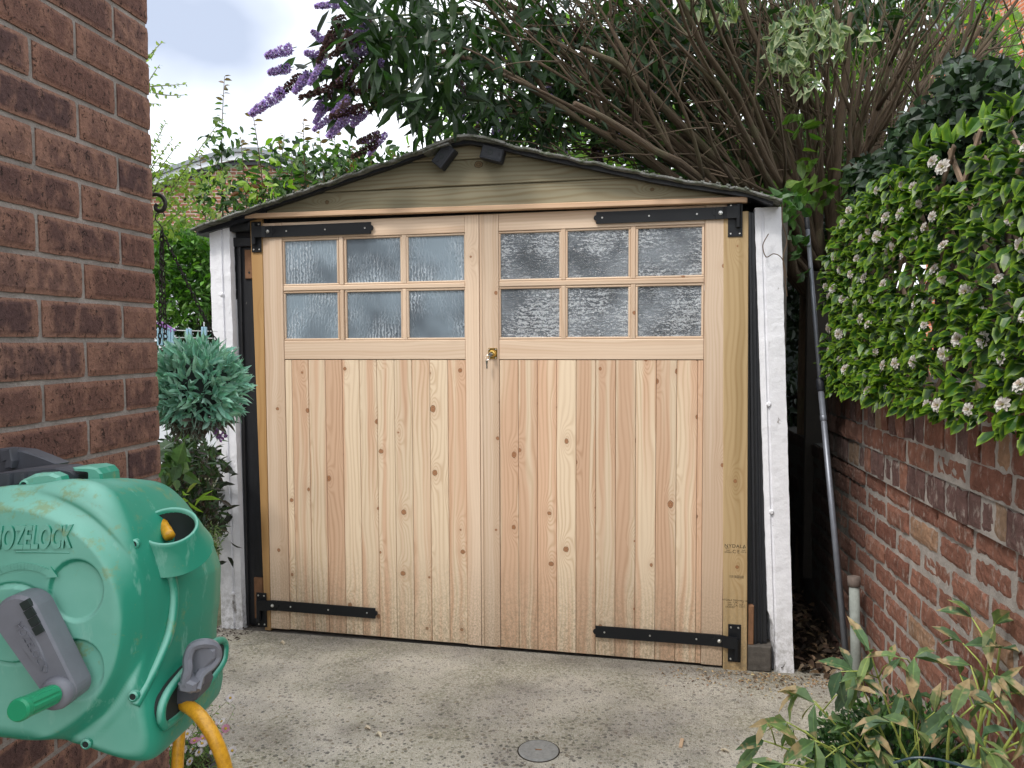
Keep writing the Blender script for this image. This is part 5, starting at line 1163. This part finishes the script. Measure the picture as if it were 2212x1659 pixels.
cloud(mb,[(395,1050,75,115,3.1,3.4,800),(440,1130,40,80,3.1,3.4,300),(420,1000,60,50,3.0,3.3,200)],.035,.06,.3,[(.03,.06,.025),(.04,.08,.035),(.055,.045,.045),(.02,.04,.02)],-.1,gaps=False)
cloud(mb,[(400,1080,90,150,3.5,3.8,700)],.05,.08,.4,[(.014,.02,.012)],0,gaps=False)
cloud(mb,[(372,1000,34,50,2.7,2.9,34)],.07,.10,.55,[(.08,.15,.07),(.10,.17,.09)],.1,gaps=False)
cloud(mb,[(412,1080,28,20,2.6,2.7,6)],.06,.09,.4,[(.22,.34,.05)],.0,gaps=False)
cloud(mb,[(462,1175,16,40,2.9,3.1,180)],.012,.022,.3,[(.12,.18,.07)],-.2,gaps=False)
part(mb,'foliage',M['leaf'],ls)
mb=MB(); b=at(400,1100,3.4)
for i in range(16): q=at(400+random.uniform(-60,60),960+random.uniform(0,170),3.3); tube(mb,bez([b[0],b[1],-.02],[b[0],b[1],.3],q,6),np.linspace(.010,.003,6),5)
part(mb,'stem',M['twig_brown'],ls)

# ------------------------------------------------------------------ dark growth behind the right-hand wall
def zpan(u): return .93/((u-1106)/1650-.142)
iv=empty('ivy',(3.1,-.3,GZ),'dark glossy ivy climbing above the leafy panel on the right','ivy')
mb=MB(); cols=np.array([(.010,.026,.010),(.015,.036,.013),(.008,.019,.009),(.022,.048,.016)])
for (u,v,ru,rv,n) in ((2070,320,150,115,1500),(2150,250,90,120,1000),(1950,390,120,70,900),(2120,400,120,100,500),(2080,180,50,70,260),(2010,470,120,60,240),(1900,440,60,60,360)):
    a=rng.uniform(0,6.283,n); r=np.sqrt(rng.random(n)); uu=u+ru*r*np.cos(a); vv=v+rv*r*np.sin(a); zz=zpan(uu)+.12+rng.random(n)*.75
    P=CAM+zz[:,None]*(AF+((uu-CX)/FPX)[:,None]*AR-((vv-CY)/FPX)[:,None]*AU)
    D=rdir(n)*.7+np.array([-.3,-.3,-.5]); Ln=rng.uniform(.032,.058,n); leaves(mb,P,D,rdir(n)*.9+np.array([-.6,-.5,.4]),Ln,Ln*.85,cols[rng.integers(0,4,n)],.12,.3,0,((.2,.95),(.6,.6)))
part(mb,'foliage',M['leaf_dark'],iv)
mb=MB()
for i in range(10): b=WA+WD*random.uniform(.4,2.2)-WN*random.uniform(.1,.4); q=b+np.array([random.uniform(-.1,.2),random.uniform(-.1,.2),random.uniform(1.8,2.3)]); tube(mb,bez(b,(b+q)/2+rdir(1)[0]*.1,q,8),np.linspace(.02,.006,8),6)
part(mb,'stem',M['twig_brown'],iv,True)
fp=empty('garden_fence',(2.85,-1.5,GZ),'dark weathered boarded fence hidden in the ivy behind the brick wall','fence')
mb=MB()
for i in range(29):
    s=-1.35+i*.1352
    a_=WA+WD*s-WN*.5; b_=WA+WD*(s+.135)-WN*.5; cbox(mb,[tuple(a_[:2]),tuple((a_-WN*.02)[:2]),tuple((b_-WN*.02)[:2]),tuple(b_[:2])],GZ,1.98+random.uniform(-.02,.02))
part(mb,'board',simple('dark_fence_board',(.045,.035,.028),.9,0,.4,20,.3),fp)
dg=empty('dark_hedge',tuple(at(1745,900,5.3)*[1,1,0]),'dark hedge filling the gap between the garage and the brick wall','hedge')
mb=MB(); cloud(mb,[(1745,620,75,130,4.6,5.3,700),(1750,850,70,180,4.7,5.3,600),(1730,1050,60,120,4.7,5.3,260),(1790,480,60,60,4.5,5.2,260)],.05,.09,.55,[(.008,.018,.008),(.014,.030,.012)],.3,gaps=False)
part(mb,'foliage',M['leaf_dark'],dg)
mb=MB(); c_=at(1745,900,5.6); obox(mb,[c_[0],c_[1],.95],AR,AF,(0,0,1),.5,.03,.97); part(mb,'trunk',M['cavity'],dg)  # added dark backing sheet, the gap's darkness put into its colour; no trunk
wp_=empty('wooden_board',tuple(at(1770,1000,4.05)*[1,1,0]),'dark upright wooden board behind the leaning pole','board')
mb=MB(); c_=at(1772,770,3.95); obox(mb,[c_[0],c_[1],.95],nrm(AR*[1,1,0]),nrm(AF*[1,1,0]),(0,0,1),.075,.012,.80,0,.002); part(mb,'plank',simple('black_board',(.022,.018,.014),.9,0,.4,20,.3),wp_)

# ------------------------------------------------------------------ artificial leaf screen on expanding trellis
sc=empty('leaf_screen',tuple(WA+WD*1.0+WN*.07+UP*1.5),'artificial leaf screen dotted with white flowers, fixed on the brick wall at right','screen')
S0,S1,ZB,ZT=-.35,2.16,1.205,1.94
def top(s): return min(ZT+.015*math.sin(s*9),1.76+(S1-s)*.55)
def onp(s,z,o): return WA+WD*s+UP*z+WN*o
mb=MB()
for k in range(-9,26):
    for sg in (1,-1):
        s0=S0+k*.16; a=(s0,ZB); b=(s0+sg*.95*.62,ZT+.0)
        P=[]
        for t in np.linspace(0,1,14):
            s=a[0]+(b[0]-a[0])*t; z=a[1]+(b[1]-a[1])*t
            if S0<=s<=S1 and z<=top(s)+.01: P.append(onp(s,z,.052 if sg>0 else .062))
        if len(P)>1:
            d=nrm(P[-1]-P[0]); obox(mb,(P[0]+P[-1])/2,d,WN,np.cross(d,WN),np.linalg.norm(P[-1]-P[0])/2,.0035,.009,0,.001)
part(mb,'trellis',simple('willow_trellis',(.23,.16,.11),.8,0,.3,30,.3),sc)
n=4300; ss=rng.uniform(S0,S1+.02,n); zz=rng.uniform(ZB-.03,ZT+.02,n); ok=np.array([z<top(s)+.02*random.random() for s,z in zip(ss,zz)]); 
hole=np.array([mnoise.noise(Vector((s*5,z*5,2))) for s,z in zip(ss,zz)])<-.36; ok&=~hole
ss,zz=ss[ok],zz[ok]; n=len(ss); oo=rng.uniform(.062,.105,n)
P=WA+ss[:,None]*WD+zz[:,None]*UP+oo[:,None]*WN
ang2=rng.normal(rad(0),.95,n)
D=WN*rng.uniform(.35,.9,(n,1))+(-WD)*(np.cos(ang2)[:,None]*.35)+UP*(np.sin(ang2)[:,None]*.8-.12)
Ln=rng.uniform(.028,.064,n)
mb=MB(); leaves(mb,P,D,UP*1.0-WD*.5+rdir(n)*.5,Ln,Ln*rng.uniform(.5,.66,n),np.array([(.022,.072,.008),(.032,.095,.010),(.014,.048,.007)])[rng.integers(0,3,n)],.3,.35,0,((.3,1.0),(.65,.78)))
# a few tall leaves standing above the top edge
for (u,v) in ((1992,290),(2030,275),(2060,275),(1900,385),(1935,370),(2090,260),(2140,235),(2180,225)):
    z=zpan(u)-.02; q=at(u,v+35,z); m=3; leaves(mb,np.repeat([q],m,0),rdir(m)*.35+UP,rdir(m)*.3+WN,.07,.042,(.08,.18,.02),.3,.3)
part(mb,'leaves',M['leaf_plastic'],sc)
mb=MB()
for ring_,(k,r_,L_,el) in enumerate(((9,.004,.022,.25),(8,.003,.017,.7),(6,.002,.011,1.2))):
    t=np.arange(k)/k*6.283+ring_*.3; P=np.stack([r_*np.cos(t),r_*np.sin(t),np.full(k,.002*ring_)],1); D=np.stack([np.cos(t),np.sin(t),np.full(k,math.tan(el)*.8)],1)
    leaves(mb,P,D,np.tile([0,0,1.],(k,1))+rdir(k)*.2,L_,L_*.55,(.66,.63,.58) if ring_<2 else (.48,.40,.33),.25,.25,0,((.45,.85),(.8,1.0)),colj=.04)
lathe(mb,(0,0,0),(0,0,1),[(.003,-.012),(.004,.0),(.003,.006)],7,0,(.3,.3,.05,1))
fl0=mb.build('flower',M['petal']); fl0.parent=sc
pts=[]; tries=0
while len(pts)<98 and tries<20000:
    tries+=1; s=random.uniform(-.1,S1-.03); z=random.uniform(ZB-.0,ZT-.02)
    if z>top(s)-.03: continue
    if all((s-a)**2+(z-b)**2>.0075*random.uniform(.5,1) for a,b in pts): pts.append((s,z))
for i,(s,z) in enumerate(pts):
    o=fl0 if i==0 else fl0.copy()
    if i: COL.objects.link(o); o.parent=sc
    nv=Vector(WN)*1.0+Vector((0,-.25,random.uniform(-.15,.5)))+Vector(rdir(1)[0]*.35); o.rotation_euler=nv.to_track_quat('Z','Y').to_euler(); k=random.uniform(.55,1.0); o.scale=(k,k,k); o.location=Vector(onp(s,z,random.uniform(.105,.125)))-Vector(sc.location)

# ------------------------------------------------------------------ wilting plant and box shrub, bottom right
bx=empty('box_shrub',(2.72,-.95,GZ),'low dark green box shrub at the foot of the wall, behind the wilting plant','shrub')
mb=MB(); n=5200; dv=rdir(n); dv[:,2]=np.abs(dv[:,2]); r=rng.uniform(.7,1.0,(n,1)); P=np.array([2.60,-.98,GZ])+dv*r*np.array([.27,.42,.30]); lump=np.array([mnoise.noise(Vector(p*7)) for p in dv]); P+=dv*lump[:,None]*.10
leaves(mb,P,dv+rdir(n)*.8,rdir(n),rng.uniform(.020,.032,n),rng.uniform(.012,.018,n),np.array([(.022,.06,.018),(.035,.085,.022),(.015,.04,.014),(.055,.12,.03)])[rng.integers(0,4,n)],.15,.2)
part(mb,'foliage',M['leaf_dark'],bx)
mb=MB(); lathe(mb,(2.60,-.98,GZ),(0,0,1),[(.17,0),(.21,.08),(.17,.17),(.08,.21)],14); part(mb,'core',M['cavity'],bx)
mb=MB()
for i in range(30): d=rdir(1)[0]; d[2]=abs(d[2])+.3; tube(mb,bez([2.6,-.98,GZ],np.array([2.6,-.98,.1]),np.array([2.6,-.98,0])+nrm(d)*[.25,.38,.28],5),[.006,.005,.004,.003,.002],4)
part(mb,'stem',M['twig_brown'],bx)
pe=empty('wilting_plant',(2.55,-1.35,GZ),'wilting peony-like plant with brown-edged leaves on pale green stems, bottom right','plant')
mS,mL=MB(),MB(); PG=[(.085,.15,.065),(.11,.18,.07),(.07,.125,.065),(.13,.18,.06)]
def hub(p,d,n,L_,sp=.9):
    m=n; D=np.tile(d,(m,1))+rdir(m)*sp+np.array([0,0,-.75]); Ln=rng.uniform(.75,1.15,m)*L_
    leaves(mL,np.tile(p,(m,1)),D,rdir(m)*.5+np.array([0,-.3,1]),Ln,Ln*rng.uniform(.22,.42,m),np.array(PG)[rng.integers(0,4,m)],.3,.7,0,((.35,.9),(.68,.85)))
TP=[((2075,1800),(2148,1350),1.95,3),((2040,1800),(2150,1480),1.9,3),((2095,1780),(2160,1400),1.95,4),((2000,1780),(1975,1420),2.0,4),((2010,1800),(1880,1410),2.05,4),((2000,1800),(1845,1450),2.1,3),((2060,1800),(2060,1545),1.8,3),((2030,1800),(1925,1560),1.9,3),((1990,1790),(1830,1580),1.95,3),((1980,1790),(1760,1600),1.95,3),((1960,1790),(1700,1560),2.0,3),((1950,1790),(1690,1650),1.9,3),((1930,1790),(1830,1690),1.85,3),((2080,1800),(2210,1560),1.8,3),((1980,1800),(1760,1520),2.1,3),((1960,1800),(1650,1600),2.0,2),((2060,1800),(1985,1640),1.75,3),((2090,1800),(2120,1640),1.75,2),((1900,1800),(1640,1690),1.85,3)]
for (a,b,z,n) in TP:
    p,q=at(a[0],a[1],z+.1),at(b[0],b[1],z); mid=(p+q)/2+AU*.08+AR*(.02 if b[0]>a[0] else -.03)
    pts=bez(p,mid,q,12); r0=.0052 if b[0]>2000 else .0038; tube(mS,pts,np.linspace(r0,r0*.5,12),7); d=nrm(pts[-1]-pts[-3])
    hub(q,d,n,.105)
    for k in range(3):
        i=random.randint(5,10); d2=nrm(d+rdir(1)[0]*1.0+np.array([0,0,.1])); e_=pts[i]+d2*random.uniform(.06,.13); tube(mS,[pts[i],(pts[i]+e_)/2+AU*.01,e_],[r0*.55,r0*.45,r0*.3],6); hub(e_,d2,random.choice((2,3)),.085)
part(mS,'stem',M['stem_green'],pe,True); part(mL,'foliage',M['leaf_wilt'],pe)
cb=empty('dark_cable',tuple(at(2050,1640,2.0)),'thin dark blue cable looping under the plants, bottom right','cable')
mb=MB(); tube(mb,catmull([at(1930,1648,1.72),at(1975,1637,1.70),at(2030,1641,1.68),at(2100,1660,1.66),at(2180,1668,1.66),at(2240,1700,1.66)],6),.0028,8); part(mb,'cable_length',simple('dark_blue_cable',(.012,.035,.05),.35,0,.1),cb)

# ------------------------------------------------------------------ pot of daisies, bottom left
pot=empty('plant_pot',(.50,-1.30,GZ),'dark grey plastic pot of small pink and white daisies by the house corner','plant pot')
pcn=at(388,1640,2.30); pz=pcn[2]; pot.location=(pcn[0],pcn[1],GZ)
mb=MB(); h=pz-GZ; lathe(mb,(pcn[0],pcn[1],GZ),(0,0,1),[(.075,0),(.105,h-.03),(.112,h-.028),(.118,h-.008),(.115,h),(.106,h-.004),(.102,h-.03)],40,0); part(mb,'tub',M['dark_plastic'],pot,True)
mb=MB(); lathe(mb,(pcn[0],pcn[1],GZ),(0,0,1),[(.10,h-.035),(.08,h-.026),(.02,h-.02)],24); part(mb,'compost',M['soil'],pot)
mS,mL=MB(),MB(); fls=[]
for i in range(60):
    a=random.random()*6.28; r=random.random()*.09; b=np.array([pcn[0]+r*math.cos(a),pcn[1]+r*math.sin(a),pz-.02]); q=b+np.array([random.uniform(-.14,.14),random.uniform(-.10,.12),random.uniform(.02,.15)])
    shoot(mS,mL,b,q,rdir(1)[0]*.02,9,.018,.035,.28,[(.10,.19,.05),(.14,.24,.07),(.20,.28,.10)],.0014,.0006); 
    if i<26: fls.append((b,q))
for (u,v) in ((443,1566),(471,1590),(375,1570),(405,1585),(420,1600),(365,1612),(397,1620),(360,1640),(430,1625),(410,1645)): fls.append((np.array([pcn[0],pcn[1],pz]),at(u,v,2.25)))
part(mS,'stem',M['twig'],pot); part(mL,'foliage',M['leaf'],pot)
def daisy(c_,n='flower'):
    mb=MB(); k=16; t=np.arange(k)/k*6.283; P=np.stack([.003*np.cos(t),.003*np.sin(t),0*t],1); D=np.stack([np.cos(t),np.sin(t),.15+0*t],1); leaves(mb,P,D,np.tile([0,0,1.],(k,1)),.0095,.0032,c_,.1,.2,0,((.4,.9),(.8,.9)),colj=.05)
    lathe(mb,(0,0,0),(0,0,1),[(.0035,-.001),(.0033,.0015),(.0015,.0025)],8,1); return mb.build(n,[M['petal'],simple('daisy_centre',(.5,.33,.03),.8)])
da,db_=daisy((.72,.68,.70)),daisy((.55,.24,.36)); first={}
for i,(b,q) in enumerate(fls):
    s_=da if i%3 else db_; o=s_ if s_.name not in first else s_.copy()
    if s_.name in first: COL.objects.link(o)
    first[s_.name]=1; o.parent=pot; o.location=Vector(q)-Vector(pot.location); nv=Vector((random.uniform(-.5,.5),-.6+random.uniform(-.4,.4),.8)); o.rotation_euler=nv.to_track_quat('Z','Y').to_euler(); o.scale=(1.15,)*3
# young ivy on the right post, twigs
vn=empty('climbing_vine',tuple(yp(1690,500,0)),'thin climbing vine with a few leaves over the top of the right-hand post','vine')
mb=MB(); tube(mb,catmull([yp(1700,600,-.02),yp(1690,560,-.025),yp(1672,548,-.02),yp(1655,555,-.02),yp(1648,530,-.02),yp(1660,505,-.02)],6),.0022,5); tube(mb,catmull([yp(1700,640,-.0),yp(1692,560,-.02),yp(1700,520,-.02),yp(1690,480,-.05),yp(1690,440,-.06)],6),.0025,5)
part(mb,'stem',M['twig_brown'],vn)
mb=MB(); 
cloud(mb,[(1695,435,45,20,3.1,3.3,22),(1640,490,12,14,3.18,3.22,5),(1700,470,20,20,3.1,3.3,7),(1725,525,22,16,3.2,3.4,7)],.045,.075,.6,[(.05,.12,.035),(.07,.15,.04)],.2,gaps=False)
part(mb,'foliage',M['leaf'],vn)
wr=empty('overhead_wire',tuple(at(700,345,20)),'thin overhead telephone wires crossing the sky on the left','wire')
mb=MB(); tube(mb,bez(at(200,362,20),at(420,400,20),at(760,372,22),16),.012,4); tube(mb,bez(at(200,370,20),at(520,330,22),at(960,390,24),16),.010,4); part(mb,'strand',M['iron'],wr)
